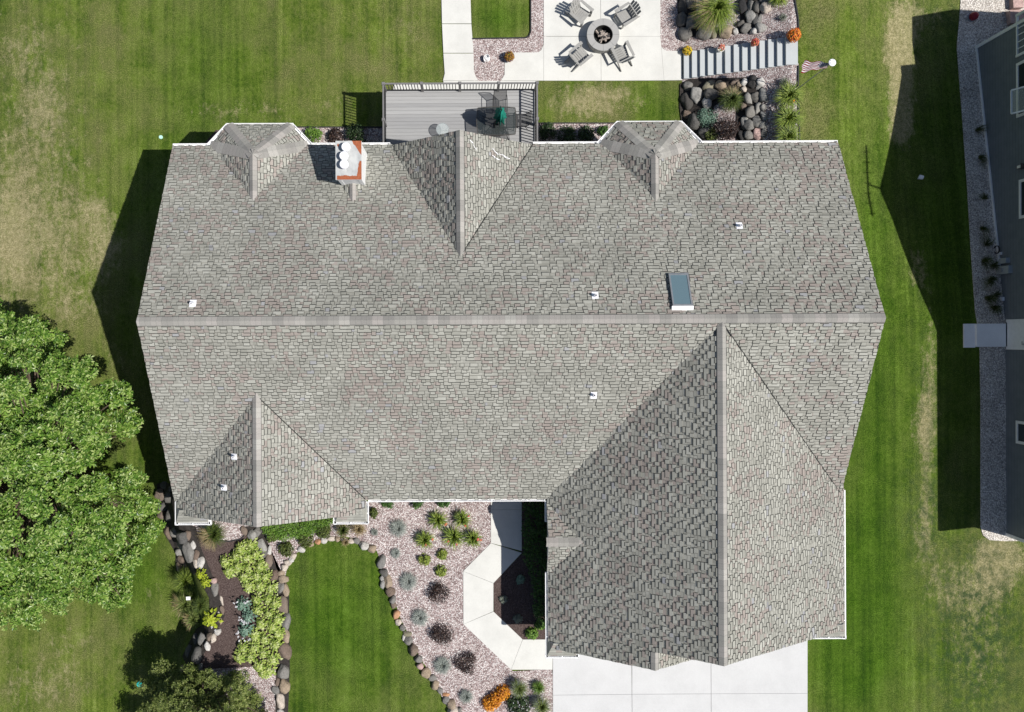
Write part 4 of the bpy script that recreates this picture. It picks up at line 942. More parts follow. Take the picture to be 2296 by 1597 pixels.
# ------------------------------------------------------------------ plants
def blades(mb, n, r, h, seed, wd=.012, lean=(0, 0), a0=0, a1=6.2832, segs=4, z0=0, droop=1.0, root=.08):
    rr = random.Random(seed)
    for _ in range(n):
        a = rr.uniform(a0, a1); L_ = r * rr.uniform(.45, 1.08); hh = h * rr.uniform(.6, 1.1); k0 = rr.uniform(0, root)
        dx, dy = math.cos(a), math.sin(a); w_ = wd * rr.uniform(.7, 1.3); pts = []
        for i_ in range(segs + 1):
            t_ = i_ / segs; x = dx * (k0 + L_ * t_) + lean[0] * t_ * t_; y = dy * (k0 + L_ * t_) + lean[1] * t_ * t_
            zz = z0 + hh * (math.sin(min(1, t_ * 1.12) * 2.2 * droop) if droop else t_) ; pts.append(Vector((x, y, max(zz, .02))))
        sx_, sy_ = -dy, dx
        base = len(mb.v)
        for i_, p_ in enumerate(pts):
            ww = w_ * (1 - (i_ / segs) ** 1.5 * .92); mb.v += [(p_.x - sx_ * ww, p_.y - sy_ * ww, p_.z), (p_.x + sx_ * ww, p_.y + sy_ * ww, p_.z)]
        for i_ in range(segs): b = base + 2 * i_; mb.f.append((b, b + 1, b + 3, b + 2)); mb.uv.append([(0, 0)] * 4); mb.m.append(0)
def leaves(mb, n, c, rad3, size, seed, shell=.55, flat=.5, aspect=.5, zmin=None):
    rr = random.Random(seed)
    for _ in range(n):
        while True:
            d = Vector((rr.uniform(-1, 1), rr.uniform(-1, 1), rr.uniform(-.25, 1)))
            if .01 < d.length < 1: break
        rr_ = rr.uniform(shell, 1.0); d = d.normalized() * rr_
        p_ = Vector((c[0] + d.x * rad3[0], c[1] + d.y * rad3[1], c[2] + d.z * rad3[2]))
        if zmin is not None and p_.z < zmin: p_.z = zmin + rr.uniform(0, .05)
        nn = (Vector((d.x, d.y, d.z + flat)).normalized() + Vector((rr.gauss(0, .35), rr.gauss(0, .35), rr.gauss(0, .2)))).normalized()
        a = Vector((rr.gauss(0, 1), rr.gauss(0, 1), rr.gauss(0, .4))); a = (a - nn * a.dot(nn)).normalized(); b = nn.cross(a); s_ = size * rr.uniform(.6, 1.25)
        dr = nn * s_ * -.12
        mb.face([p_ - a * s_, p_ + b * s_ * aspect + dr, p_ + a * s_, p_ - b * s_ * aspect + dr])
def shrub(name, label, px, py, rpx, mat, cat="shrub", h=.55, n=900, size=.05, group=None, sq=(1, 1), base='dgreen', aspect=.5, lumps=6):
    p0 = PG(px, py); r = rpx * (ZC - p0.z) / F
    p0 = PG(px, py); hz = h * .5; pc = P(px, py, p0.z + hz); o = thing(name, label, cat, (pc.x, pc.y, gz(pc.x, pc.y)), 0, group)
    mb = MB(); rr = random.Random(int(px * 7 + py))
    leaves(mb, n // 2, (0, 0, .03), (r * sq[0], r * sq[1], h), size, int(px + py * 3), .5, .5, aspect)
    for j in range(lumps):
        a = rr.uniform(0, 6.28); q_ = r * rr.uniform(.3, .72); leaves(mb, n // (2 * lumps), (q_ * math.cos(a) * sq[0], q_ * math.sin(a) * sq[1], h * .3), (r * .45, r * .45, h * .72), size, int(px * 3 + py + j * 11), .5, .5, aspect)
    mb.build("foliage", mat, o)
    mb = MB()
    for j in range(5):
        a = j * 1.256 + rr.random(); mb.tube([(0, 0, 0), (r * .4 * math.cos(a), r * .4 * math.sin(a), h * .4), (r * .6 * math.cos(a), r * .6 * math.sin(a), h * .7)], [.015, .01, .005], 5)
    mb.build("stem", M['bark'], o); return o
def tuft(name, label, px, py, rpx, mat, cat="plant", h=.4, n=220, wd=.012, group=None, tanmat=None, tann=0, tandir=None, lean=(0, 0), flower=None):
    p0 = PG(px, py); s_ = (ZC - p0.z) / F; r = rpx * s_; pc = P(px, py, p0.z + h * .35); o = thing(name, label, cat, (pc.x, pc.y, gz(pc.x, pc.y) + .02), 0, group)
    sd = int(px * 5 + py); mb = MB(); blades(mb, n, r, h, sd, wd, lean); blades(mb, n // 2, r * .55, h * 1.15, sd + 1, wd, lean); mb.build("blades", mat, o)
    if tanmat:
        mb = MB(); a = tandir if tandir is not None else 0; sp_ = 1.1 if tandir is not None else 3.15
        blades(mb, tann, r * 1.18, h * 1.05, sd + 2, wd * .8, lean, a - sp_, a + sp_); mb.build("dry_blades", tanmat, o)
    if flower:
        rr = random.Random(sd)
        for j in range(flower[1]):
            mb = MB()
            a = rr.uniform(-2.6, .6); q_ = r * rr.uniform(.45, .85); leaves(mb, 9, (q_ * math.cos(a), q_ * math.sin(a), h * .9), (.05, .05, .05), .04, sd + j, .2, .8, .6)
            mb.build("flower", flower[0], o)
    return o
# grasses and daylilies on the right slope
tuft("ornamental_grass", "huge green and straw ornamental grass fountain above the stairs", 1600, 28, 50, L['day'], "grass", 1.0, 1100, .010, tanmat=L['tan'], tann=190, tandir=rad(200), lean=(-.05, -.1))
tuft("ornamental_grass", "round ornamental grass with straw top below the stairs", 1634, 228, 27, L['dayd'], "grass", .7, 700, .009, tanmat=L['tan'], tann=170, tandir=rad(95))
for px, py, r_, lb in ((1766, 217, 34, "bright green daylily clump nearest the flagpole"), (1764, 268, 35, "bright green daylily clump second below the flagpole"), (1764, 308, 30, "bright green daylily clump against the roof gutter"), (1742, -4, 24, "bright green daylily clump at the top edge of the gravel slope")):
    tuft("daylily", lb, px, py, r_, L['day'], "plant", .48, 380, .013, "daylilies on the gravel slope", flower=(L['orange'], 1) if py == 217 else None)
shrub("juniper", "grey green spreading juniper among the dark boulders", 1590, 262, 27, L['blueh'], h=.35, n=1300, size=.035)
shrub("barberry", "dark purple round barberry between the two rock walls", 1631, 284, 29, L['barb'], h=.75, n=1700, size=.035)
shrub("ground_shrub", "low green shrub next to the dark barberry by the bay roof", 1598, 302, 16, L['olive'], h=.3, n=500, size=.04)
tuft("small_plant", "tiny grey green plant in the gravel above the stairs", 1754, 41, 9, L['grey'], "plant", .15, 90, .008)
tuft("small_plant", "tiny grey green plant in the gravel beside the flagpole", 1757, 184, 10, L['grey'], "plant", .15, 90, .008)
# front gravel bed
FES = [(894, 1184, 21, "large blue fescue tuft nearest the front eave"), (916.5, 1303, 22, "blue fescue tuft beside the first dark barberry"), (887.5, 1240, 11, "half bare blue fescue tuft near the lawn tip"), (840, 1193, 7, "tiny blue fescue near the gutter corner"), (942, 1384, 21, "blue fescue tuft left of the middle barberry"), (993, 1491, 21, "blue fescue tuft left of the lowest barberry"), (1046, 1560, 16, "blue fescue tuft left of the orange shrub")]
for px, py, r_, lb in FES: tuft("blue_fescue", lb, px, py, r_, L['fescue'], "grass", .22 if r_ > 12 else .14, int(26 * r_), .007, "blue fescues in the front gravel")
for px, py, r_, lb in ((982, 1164, 24, "daylily clump upper left of five in the front gravel"), (1036, 1162, 23, "daylily clump upper right of five in the front gravel"), (953, 1208, 24, "daylily clump lower left of five in the front gravel"), (1017, 1202, 29, "largest daylily clump in the middle of five in the front gravel"), (1059, 1205, 22, "daylily clump lower right of five nearest the walk")):
    tuft("daylily", lb, px, py, r_, L['day'], "plant", .42, 170, .014, "daylilies in the front gravel", flower=(L['pink'], 2))
for px, py, r_, lb in ((952, 1256, 15, "lime green spirea ball, left of three"), (991, 1244, 13, "lime green spirea ball, top of three"), (988, 1281, 15, "lime green spirea ball, lowest of three")):
    shrub("spirea", lb, px, py, r_, L['spir'], h=.32, n=420, size=.045, group="spirea balls in the front gravel")
for px, py, r_, lb in ((983, 1334, 27, "dark purple barberry nearest the spirea balls"), (991, 1423, 28, "middle dark purple barberry of three in the front gravel"), (1044, 1488, 27, "lowest dark purple barberry of three in the front gravel")):
    shrub("barberry", lb, px, py, r_, L['barb'], h=.6, n=1500, size=.036, group="barberries in the front gravel", aspect=.35)
o = shrub("orange_shrub", "bright orange flowering shrub of two lobes beside the driveway bed", 1113, 1568, 18, L['orange'], "shrub", .5, 700, .045)
o2 = MB(); leaves(o2, 700, (-.26, -.22, .0), (.36, .36, .5), .045, 31, .5); leaves(o2, 700, (.27, .2, .0), (.34, .34, .5), .045, 32, .5); o2.build("foliage", L['orange'], o)
tuft("ornamental_grass", "grey green grass tuft right of the orange shrub", 1163, 1539, 21, L['orn'], "grass", .5, 320, .008, tanmat=L['grey'], tann=200)
tuft("ornamental_grass", "short bright green grass tuft nearest the front walk", 1207, 1539, 15, L['grnb'], "grass", .3, 260, .008, tanmat=L['olive'], tann=120)
tuft("ornamental_grass", "grey green grass tuft at the driveway edge", 1213, 1578, 22, L['orn'], "grass", .5, 320, .008, tanmat=L['grey'], tann=220)
o = shrub("flowering_shrub", "dark leafy shrub dotted with white flowers below the orange shrub", 1162, 1584, 28, L['dgreen'], h=.5, n=1200, size=.05)
mb = MB(); leaves(mb, 90, (0, 0, .1), (.5, .5, .46), .035, 77, .9); mb.build("flowers", L['whitef'], o)
# shrubs under the eaves
for px, py, r_, h, mt, lb in ((869, 1128, 15, .5, 'green', "green shrub under the front eave, first from the left"), (936, 1126, 16, .5, 'green', "green shrub under the front eave, second from the left"), (994, 1126, 16, .5, 'green', "green shrub under the front eave, third from the left"), (836, 1152, 11, .6, 'olive', "olive shrub beside the gutter corner"),
    (609, 1204, 15, .4, 'olive', "olive shrub beside the pale rocks under the gable"), (640, 1233, 18, .45, 'olive', "olive shrub alone in the gravel tip above the front lawn"), (685, 1212, 20, .4, 'olive', "olive shrub below the middle of the gable hedge"), (722, 1190, 20, .45, 'olive', "olive shrub at the right end of the gable hedge"),
    (701, 300, 21, .6, 'grnb', "round bright green shrub beside the left bay"), (753, 303, 20, .5, 'barb', "dark purple shrub behind the chimney"), (797, 297, 27, .9, 'dgreen', "large dark green shrub at the deck corner"),
    (1228, 292, 22, .7, 'dgreen', "dark shrub right against the deck railing"), (1270, 300, 24, .6, 'dgreen', "dark shrub in the roof shade between deck and bay"), (1315, 300, 22, .6, 'dgreen', "dark shrub in the roof shade near the right bay"), (1352, 292, 13, .5, 'green', "green shrub tucked beside the right bay roof"),
    (1192, 1422, 15, .35, 'grnb', "bright green shrub at the end of the shaded mulch bed"), (1212, 1402, 13, .4, 'grnb', "green shrub by the garage gutter in the mulch bed"), (1129, 1345, 10, .2, 'grey', "small grey plant in the shaded mulch by the walk"), (1168, 1300, 11, .25, 'blueh', "small blue green plant in the shaded mulch"), (1162, 1388, 11, .22, 'grey', "small grey plant near the lit corner of the mulch bed")):
    shrub("shrub", lb, px, py, r_, L[mt], h=h, n=int(40 * r_), size=.045)
def hedge(label, poly, h, mat, n, size):
    pts = [PG(*q_) for q_ in poly]; c = sum(pts, Vector()) / len(pts); o = thing("hedge", label, "hedge", (c.x, c.y, gz(c.x, c.y)))
    xs2 = [q_.x for q_ in pts]; ys2 = [q_.y for q_ in pts]; mb = MB(); rr = random.Random(5); got = 0
    def ins(x, y):
        f_ = False
        for a, b in zip(pts, pts[1:] + pts[:1]):
            if (a.y > y) != (b.y > y) and x < (b.x - a.x) * (y - a.y) / (b.y - a.y) + a.x: f_ = not f_
        return f_
    while got < n:
        x, y = rr.uniform(min(xs2), max(xs2)), rr.uniform(min(ys2), max(ys2))
        if not ins(x, y): continue
        leaves(mb, 6, (x - c.x, y - c.y, h * rr.uniform(.3, .75)), (.12, .12, h * .35), size, got, .3, .8); got += 6
    mb.build("foliage", mat, o)
    mb = MB()
    for j in range(14):
        x, y = rr.uniform(min(xs2), max(xs2)), rr.uniform(min(ys2), max(ys2))
        if ins(x, y): mb.tube([(x - c.x, y - c.y, 0), (x - c.x, y - c.y, h * .6)], [.02, .008], 5)
    mb.build("stem", M['bark'], o)
hedge("bright green clipped hedge under the front left gable", [(588, 1170), (755, 1150), (752, 1166), (700, 1196), (640, 1208), (600, 1200)], .45, L['grnb'], 5200, .035)
hedge("dark hedge in shade between front walk and garage", [(1172, 1120), (1250, 1120), (1250, 1400), (1200, 1400), (1190, 1290), (1172, 1240)], .7, L['green'], 6000, .045)
# grasses of the left bed
tuft("ornamental_grass", "straw and green grass fountain at the gable gutter of the mulch bed", 484, 1194, 32, L['dayd'], "grass", .6, 420, .008, tanmat=L['tan'], tann=420, tandir=rad(215))
tuft("ornamental_grass", "green and straw grass beside the short gutter under the gable", 771, 1186, 17, L['dayd'], "grass", .5, 240, .007, tanmat=L['tan'], tann=110)
tuft("ornamental_grass", "straw coloured grass tuft at the tip of the front lawn", 806, 1184, 18, L['tan'], "grass", .45, 260, .007)
tuft("ornamental_grass", "straw grass overhanging the front lawn stones", 776, 1214, 10, L['tan'], "grass", .3, 70, .007)
tuft("ornamental_grass", "dark green arching grass beside the gold hostas", 424, 1296, 28, L['day'], "grass", .65, 460, .009, tanmat=L['dayd'], tann=300)
tuft("ornamental_grass", "green grass clump with straw tips around the white sign", 420, 1350, 30, L['orn'], "grass", .65, 420, .008, tanmat=L['tan'], tann=140, tandir=rad(190))
tuft("ornamental_grass", "drooping green grass clump below the white sign", 442, 1380, 25, L['orn'], "grass", .6, 380, .008, tanmat=L['tan'], tann=120, tandir=rad(200))
tuft("ornamental_grass", "dark grass clump in front of the gold hosta", 455, 1352, 20, L['dayd'], "grass", .5, 300, .008)
def hosta(label, px, py, rpx, mat, group=None, h=.32, n=46, flowers=0):
    p0 = PG(px, py); r = rpx * (ZC - p0.z) / F; pc = P(px, py, p0.z + h * .6); o = thing("hosta", label, "hosta", (pc.x, pc.y, gz(pc.x, pc.y) + .02), R.uniform(0, 6), group)
    mb = MB(); rr = random.Random(int(px * 3 + py))
    for j in range(n):
        a = j * 2.39996 + rr.uniform(-.3, .3); t_ = (j + .5) / n; rr_ = r * (.12 + .86 * t_); zz = h * (1.05 - .75 * t_ ** 1.6) + rr.uniform(-.03, .03)
        d = Vector((math.cos(a), math.sin(a), 0)); s_ = Vector((-d.y, d.x, 0)); ln = r * rr.uniform(.30, .44); wd = ln * rr.uniform(.36, .5)
        c = d * rr_ + Vector((0, 0, zz)); tip = c + d * ln * .6 - Vector((0, 0, ln * .45)); b = c - d * ln * .55 + Vector((0, 0, -.02))
        mb.face([b, c + s_ * wd * .9 + Vector((0, 0, .025)), c + Vector((0, 0, -.005)), c - s_ * wd * .9 + Vector((0, 0, .025))]); i_ = len(mb.v) - 4
        mb.v.append(tuple(tip)); mb.f.append((i_ + 1, len(mb.v) - 1, i_ + 2)); mb.f.append((i_ + 2, len(mb.v) - 1, i_ + 3)); mb.uv += [[(0, 0)] * 3] * 2; mb.m += [0, 0]
    mb.build("leaves", mat, o)
    for j in range(flowers):
        mb = MB(); a = rr.uniform(1.8, 4.6); q_ = r * rr.uniform(.6, 1.15); leaves(mb, 8, (q_ * math.cos(a), q_ * math.sin(a), h * 1.3), (.05, .05, .06), .035, j + int(px), .2); mb.build("flower", L['whitef'], o)
    return o
HM = [(545, 1228), (567, 1222), (530, 1245), (555, 1248), (578, 1244), (505, 1258), (535, 1268), (560, 1270), (585, 1266), (518, 1282), (548, 1290), (575, 1292), (598, 1290), (562, 1315), (588, 1315), (608, 1320), (575, 1340), (600, 1345), (618, 1350), (580, 1368), (605, 1375), (622, 1385), (585, 1395), (610, 1405), (623, 1420), (575, 1420), (595, 1430), (618, 1445), (545, 1450), (570, 1450), (540, 1472), (565, 1475), (592, 1460), (612, 1475), (585, 1490), (605, 1500), (590, 1510)]
for j, (px, py) in enumerate(HM):
    hosta("chartreuse and cream hosta in the solid drift beside the rock row", px + R.uniform(-3, 3), py + R.uniform(-3, 3), R.uniform(15, 19), L['hosta'], "hostas in the chartreuse drift", R.uniform(.28, .4), 58)
for px, py, r_, lb in ((546, 1356, 17, "upper blue green hosta with white blooms beside the mulch path"), (558, 1382, 16, "middle blue green hosta with white blooms beside the mulch path"), (552, 1412, 19, "lower blue green hosta with white blooms beside the mulch path")):
    hosta(lb, px, py, r_, L['blueh'], "blue green hostas", .34, 54, 9)
for px, py, r_, lb in ((451, 1287, 13, "small golden hosta beside the white boulders"), (462, 1305, 14, "golden hosta right of the dark arching grass"), (474, 1388, 22, "large golden hosta below the white sign")):
    hosta(lb, px, py, r_, L['gold'], "golden hostas", .32, 44, 2 if r_ > 20 else 0)
# plants along the neighbour
NB = [(2192, 290, 10), (2198, 352, 12), (2202, 512, 12), (2214, 548, 14), (2206, 584, 15), (2226, 596, 12), (2222, 628, 16), (2214, 668, 13), (2228, 690, 15), (2207, 445, 9), (2234, 662, 11)]
NB.sort(key=lambda q_: q_[1])
for j, (px, py, r_) in enumerate(NB):
    o = tuft("dark_grass", f"ragged dark grass in the shaded gravel strip, {ORD[j]} from the far end", px, py, r_ * 1.15, L['olive'], "grass", .18 + .010 * r_, 24 + 3 * r_, .007, "ragged dark grasses along the neighbouring wall", lean=(R.uniform(-.25, .25), R.uniform(-.3, .3)))
    o.scale = (R.uniform(.7, 1.1), R.uniform(.9, 1.5), 1); o.rotation_euler.z = R.uniform(0, 3)
# ------------------------------------------------------------------ pots
def pot(px, py, zb, r, h, potmat, fl, label, spread=1.35, fh=.24, n=260, size=.035, mix=None):
    p = P(px, py, zb + h); o = thing("flower_pot", label, "flower pot", (p.x, p.y, zb))
    mb = MB(); mb.lathe([(0, 0), (r * .7, 0), (r, h), (r * 1.08, h), (r * 1.08, h + .02), (r * .93, h + .02), (r * .9, h - .03), (0, h - .03)], n=20); mb.build("pot", potmat, o)
    mb = MB(); leaves(mb, n // 3, (0, 0, h), (r * spread * .9, r * spread * .9, fh * .8), size, int(px), .4); mb.build("leaves", L['grnb'], o)
    mb = MB(); leaves(mb, n, (0, 0, h), (r * spread, r * spread, fh), size, int(px) + 5, .75); mb.build("blooms", fl, o); return o
zs_ = lambda px: ZP + rh * max(0, sum(1 for q_ in RT if 1504.8 + q_ * .1321 < px))
pot(1541, 114, ZP, .14, .2, M['umbmetal'], L['yellow'], "pot of yellow and orange flowers at the foot of the stairs", 1.5)
pot(1617, 108, zs_(1614), .15, .24, M['potw'], L['pink'], "white pot of red flowers and leaves a third up the stairs", 1.05, .2, 90)
pot(1693, 95, zs_(1690), .14, .24, M['terra'], L['pink'], "terracotta pot of red flowers two thirds up the stairs", 1.15, .22, 200)
pot(1780, 79, zs_(1775), .19, .3, M['umbmetal'], L['redor'], "big pot of orange flowers at the head of the stairs", 1.5, .36, 420, .04)
pot(1142, 127, ZP, .2, .25, M['potp'], L['rust'], "purple pot of rust and yellow mums beside the gravel bed", 1.15, .25, 420)
# white garden lamp in the gravel bed
p = PG(1092, 134); o = thing("garden_sculpture", "small white curled sculpture in the gravel bed by the walk", "sculpture", p)
mb = MB(); n_ = 14
for j in range(n_):
    a0, a1 = j / n_ * 4.6 - .4, (j + 1) / n_ * 4.6 - .4; r0_, r1_ = .06 + .09 * j / n_, .06 + .09 * (j + 1) / n_; h0, h1 = .42 - .2 * j / n_, .42 - .2 * (j + 1) / n_
    mb.prism([(r0_ * math.cos(a0), r0_ * math.sin(a0), 0), (r0_ * 1.2 * math.cos(a0), r0_ * 1.2 * math.sin(a0), 0), (r1_ * 1.2 * math.cos(a1), r1_ * 1.2 * math.sin(a1), 0), (r1_ * math.cos(a1), r1_ * math.sin(a1), 0)],
             [(r0_ * math.cos(a0), r0_ * math.sin(a0), h0), (r0_ * 1.2 * math.cos(a0), r0_ * 1.2 * math.sin(a0), h0), (r1_ * 1.2 * math.cos(a1), r1_ * 1.2 * math.sin(a1), h1), (r1_ * math.cos(a1), r1_ * math.sin(a1), h1)])
mb.lathe([(0, .3), (.09, .26), (.13, .12), (.12, 0)], n=16); mb.build("shell", M['white'], o)
# ------------------------------------------------------------------ flagpole
p = PG(1790, 198); top = P(1867, 139, 2.865); fl = thing("flagpole", "slim steel flagpole with white round top and striped flag at the lawn edge", "flagpole", (p.x, p.y, p.z))
H = 2.865 - p.z
mb = MB(); mb.tube([(0, 0, 0), (0, 0, H * .98)], [.022, .016], 10); mb.build("pole", M['steel'], fl)
mb = MB(); mb.lathe([(0, H - .06), (.10, H - .06), (.135, H - .02), (.135, H), (.11, H + .015), (0, H + .03)], n=28); mb.build("solar_cap", M['lead'], fl)
mb = MB()
for j in range(6):
    a = j * 1.047 + .3; mb.lathe([(0, .027), (.022, .02)], (.085 * math.cos(a), .085 * math.sin(a), H), 10)
mb.build("lamp_lens", M['ubox'], fl)
def flag_mat():
    t = NT("striped_flag"); uv = t.n("ShaderNodeTexCoord").outputs["UV"]; sp = t.n("ShaderNodeSeparateXYZ"); t.link(uv, sp.inputs[0]); x, y = sp.outputs[0], sp.outputs[1]
    st = t.m('GREATER_THAN', t.m('FRACT', t.m('MULTIPLY', y, 6.5)), .5); c = t.mix(st, (.22, .012, .03), (.72, .70, .70))
    can = t.m('MULTIPLY', t.m('LESS_THAN', x, .4), t.m('GREATER_THAN', y, .46)); c = t.mix(can, c, (.018, .022, .075))
    v = t.n("ShaderNodeTexVoronoi"); v.inputs["Scale"].default_value = 14; v.inputs["Randomness"].default_value = 0; t.link(uv, v.inputs["Vector"])
    c = t.mix(t.m('MULTIPLY', can, t.m('LESS_THAN', v.outputs["Distance"], .3)), c, (.75, .74, .76)); return t.fin(c, .85, .1)
mb = MB(); nu, nv = 26, 16; FL_, FH = 1.0, .62
def fp_(u, v):
    fold = math.sin(u * 13 + v * 2.0) * .045 * (.2 + u); x = -.03 - u * .88 + .03 * math.sin(v * 9)
    y = -.02 + .05 * u + (v - .55) * (.06 + .30 * u) + fold * .5
    zz = H - .10 - (1 - v) * .40 * (1 - .3 * u) - .28 * u * u + fold; return Vector((x, y, zz))
for a in range(nu):
    for b in range(nv):
        q_ = [(a / nu, b / nv), ((a + 1) / nu, b / nv), ((a + 1) / nu, (b + 1) / nv), (a / nu, (b + 1) / nv)]; mb.face([fp_(*c) for c in q_], q_)
mb.build("flag", flag_mat(), fl, smooth=False)
# ------------------------------------------------------------------ small things on the lawn
def lid(px, py, r, mat, label):
    p = PG(px, py); o = tag(MB.build(_l(r), "valve_lid", mat, None, False, (p.x, p.y, p.z)), label, "valve lid"); return o
def _l(r):
    mb = MB(); mb.lathe([(r, -.05), (r, .03), (r * .92, .045), (r * .6, .045), (r * .55, .035), (0, .035)], n=12)
    return mb
lid(361, 308, .085, M['mint'], "pale mint round lid in the back lawn beside the roof shadow"); lid(313, 1534, .12, M['teal'], "teal round lid in the tree shade on the front left lawn")
p = PG(2062, 398); o = thing("lawn_marker", "white folded marker standing in the shaded side lawn", "marker", p); mb = MB(); mb.prism([(-.11, -.07, .02), (.07, -.1, .02), (.12, .03, .02), (-.02, .1, .02)], [(-.10, -.06, .1), (.07, -.09, .14), (.1, .03, .16), (-.02, .09, .1)]); mb.build("plate", M['trim'], o); mb = MB(); mb.tube([(0, 0, -.05), (0, 0, .05)], .015, 6); mb.build("stake", M['steel'], o)
p = PG(433.4, 1331); o = thing("garden_sign", "small blank white square sign on a stake among the grasses", "sign", p); mb = MB(); mb.prism([(-.1, -.1, .62), (.09, -.11, .56), (.11, .08, .60), (-.09, .1, .66)], [(-.1, -.1, .64), (.09, -.11, .58), (.11, .08, .62), (-.09, .1, .68)]); mb.build("board", M['trim'], o); o.scale = (.8, .8, 1); mb = MB(); mb.tube([(0, 0, 0), (0, 0, .62)], .012, 6); mb.build("stake", M['steel'], o)
p = PG(2178, 40); o = thing("garden_ornament", "dark red glossy ball ornament in the neighbouring gravel", "ornament", p); mb = MB(); mb.lathe([(0, 0), (.1, .0), (.17, .1), (.18, .2), (.13, .32), (.05, .37), (0, .38)], n=20); mb.build("ball", M['red'], o, True); mb = MB(); mb.lathe([(0, 0), (.2, 0), (.2, .03), (0, .04)], n=16); mb.build("base", M['ubox'], o)
p = PG(2232, 620)
# ------------------------------------------------------------------ neighbouring house
NX = 21.85; NYb, NYf = 12.35, P(2252, 1200, 0).y
nh = thing("neighbouring_house", "dark slate sided neighbouring house at the right picture edge", "house", (0, 0, 0))
def onw(px, py, x=NX):
    z = 0
    for _ in range(40):
        p = P(px, py, z); d = (ZC - z) * x / p.x; z = ZC - d
    return P(px, py, z)
mb = MB(); XE = 36.0
mb.box(NX, XE, NYf, 10.2, -2.4, 3.9); mb.box(NX, 28.3, 10.2, NYb, -2.4, 2.5); mb.prism([(NX, 4.7 - 5.2, 3.85), (XE, 4.7 - 5.2, 3.85), (XE, 4.7 + 5.2, 3.85), (NX, 4.7 + 5.2, 3.85)], [(NX, 4.68, 6.45), (XE, 4.68, 6.45), (XE, 4.72, 6.45), (NX, 4.72, 6.45)]); mb.build("wall", M['nsiding'], nh)
roof = MB(); ov = .12; xo = NX - ov; kp = 2.9 / 5.65
pk, zp_ = 4.70, 6.72
for sg in (1, -1): slope([(xo, pk, zp_), (XE, pk, zp_), (XE, pk + sg * 5.75, zp_ - 5.75 * kp), (xo, pk + sg * 5.75, zp_ - 5.75 * kp)], .18, False)
xm = (NX + XE) / 2; kr = .42; ze_ = 4.0; ye_ = 10.4
slope([(xo, NYf - .55, ze_), (xo, ye_, ze_), (xm, ye_, ze_ + (xm - xo) * kr), (xm, NYf - .55, ze_ + (xm - xo) * kr)], .18, False); slope([(XE + .4, NYf - .55, ze_), (xm, NYf - .55, ze_ + (xm - xo) * kr), (xm, ye_, ze_ + (xm - xo) * kr), (XE + .4, ye_, ze_)], .18, False)
slope([(xo, 9.5, 2.58), (xo, 12.8, 2.58), (25.1, 12.8, 4.5), (25.1, 9.5, 4.5)], .15, False); slope([(28.5, 9.5, 2.58), (25.1, 9.5, 4.5), (25.1, 12.8, 4.5), (28.5, 12.8, 2.58)], .15, False)
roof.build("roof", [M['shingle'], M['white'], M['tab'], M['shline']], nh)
tb = MB(); tb.box(NX - .045, NX + .1, NYb - .1, NYb + .03, -2.2, 2.45); tb.build("corner_trim", M['trim'], nh); tb = MB(); tb.box(NX - .045, NX + .1, NYf - .03, NYf + .1, -.4, 3.3); tb.build("corner_trim", M['trim'], nh)
sk_ = MB(); ya = P(2232, 600, -.7).y; n_ = 12
for j in range(n_):
    y0_, y1_ = ya + (NYb - .1 - ya) * j / n_, ya + (NYb - .1 - ya) * (j + 1) / n_
    z0_, z1_ = gz(NX, y0_), gz(NX, y1_); sk_.prism([(NX - .04, y0_, z0_ - .1), (NX + .02, y0_, z0_ - .1), (NX + .02, y1_, z1_ - .1), (NX - .04, y1_, z1_ - .1)], [(NX - .04, y0_, z0_ + .13), (NX + .02, y0_, z0_ + .13), (NX + .02, y1_, z1_ + .13), (NX - .04, y1_, z1_ + .13)])
sk_.build("base_trim", M['trim'], nh)
def nwin(py0, py1, px, zh, name="window"):
    a, b = onw(px, py0), onw(px, py1); y1_, y0_ = a.y, b.y; z0_ = (a.z + b.z) / 2; z1_ = z0_ + zh; f_ = MB(); t_ = .11; X0 = NX - .05
    f_.box(X0, NX + .02, y0_, y1_, z0_, z0_ + t_); f_.box(X0, NX + .02, y0_, y1_, z1_ - t_, z1_); f_.box(X0, NX + .02, y0_, y0_ + t_, z0_ + t_, z1_ - t_); f_.box(X0, NX + .02, y1_ - t_, y1_, z0_ + t_, z1_ - t_)
    fo = f_.build(name, M['trim'], nh); q_ = MB(); q_.box(NX - .02, NX + .01, y0_ + t_, y1_ - t_, z0_ + t_, z1_ - t_); q_.build("pane", M['winglass'], fo); return fo, y0_, y1_, z0_
nwin(943, 994, 2280, 1.1); wf, y0_, y1_, z0_ = nwin(143, 265, 2281, 1.5); nwin(404, 491, 2287, 1.3)
ys0, ys1 = onw(2281, 258).y, onw(2281, 206).y
mb = MB()
q0 = [Vector((NX - .09, ys0, z0_ + .75)), Vector((NX - .09, ys1, z0_ + .75)), Vector((NX - .36, ys1, z0_ + .18)), Vector((NX - .36, ys0, z0_ + .18))]
for a, b in zip(q0, q0[1:] + q0[:1]): mb.bar(a, b, .06, .05)
so_ = mb.build("awning_sash", M['trim'], wf)
mb = MB(); mb.face(q0); mb.build("sash_pane", M['clearglass'], wf)
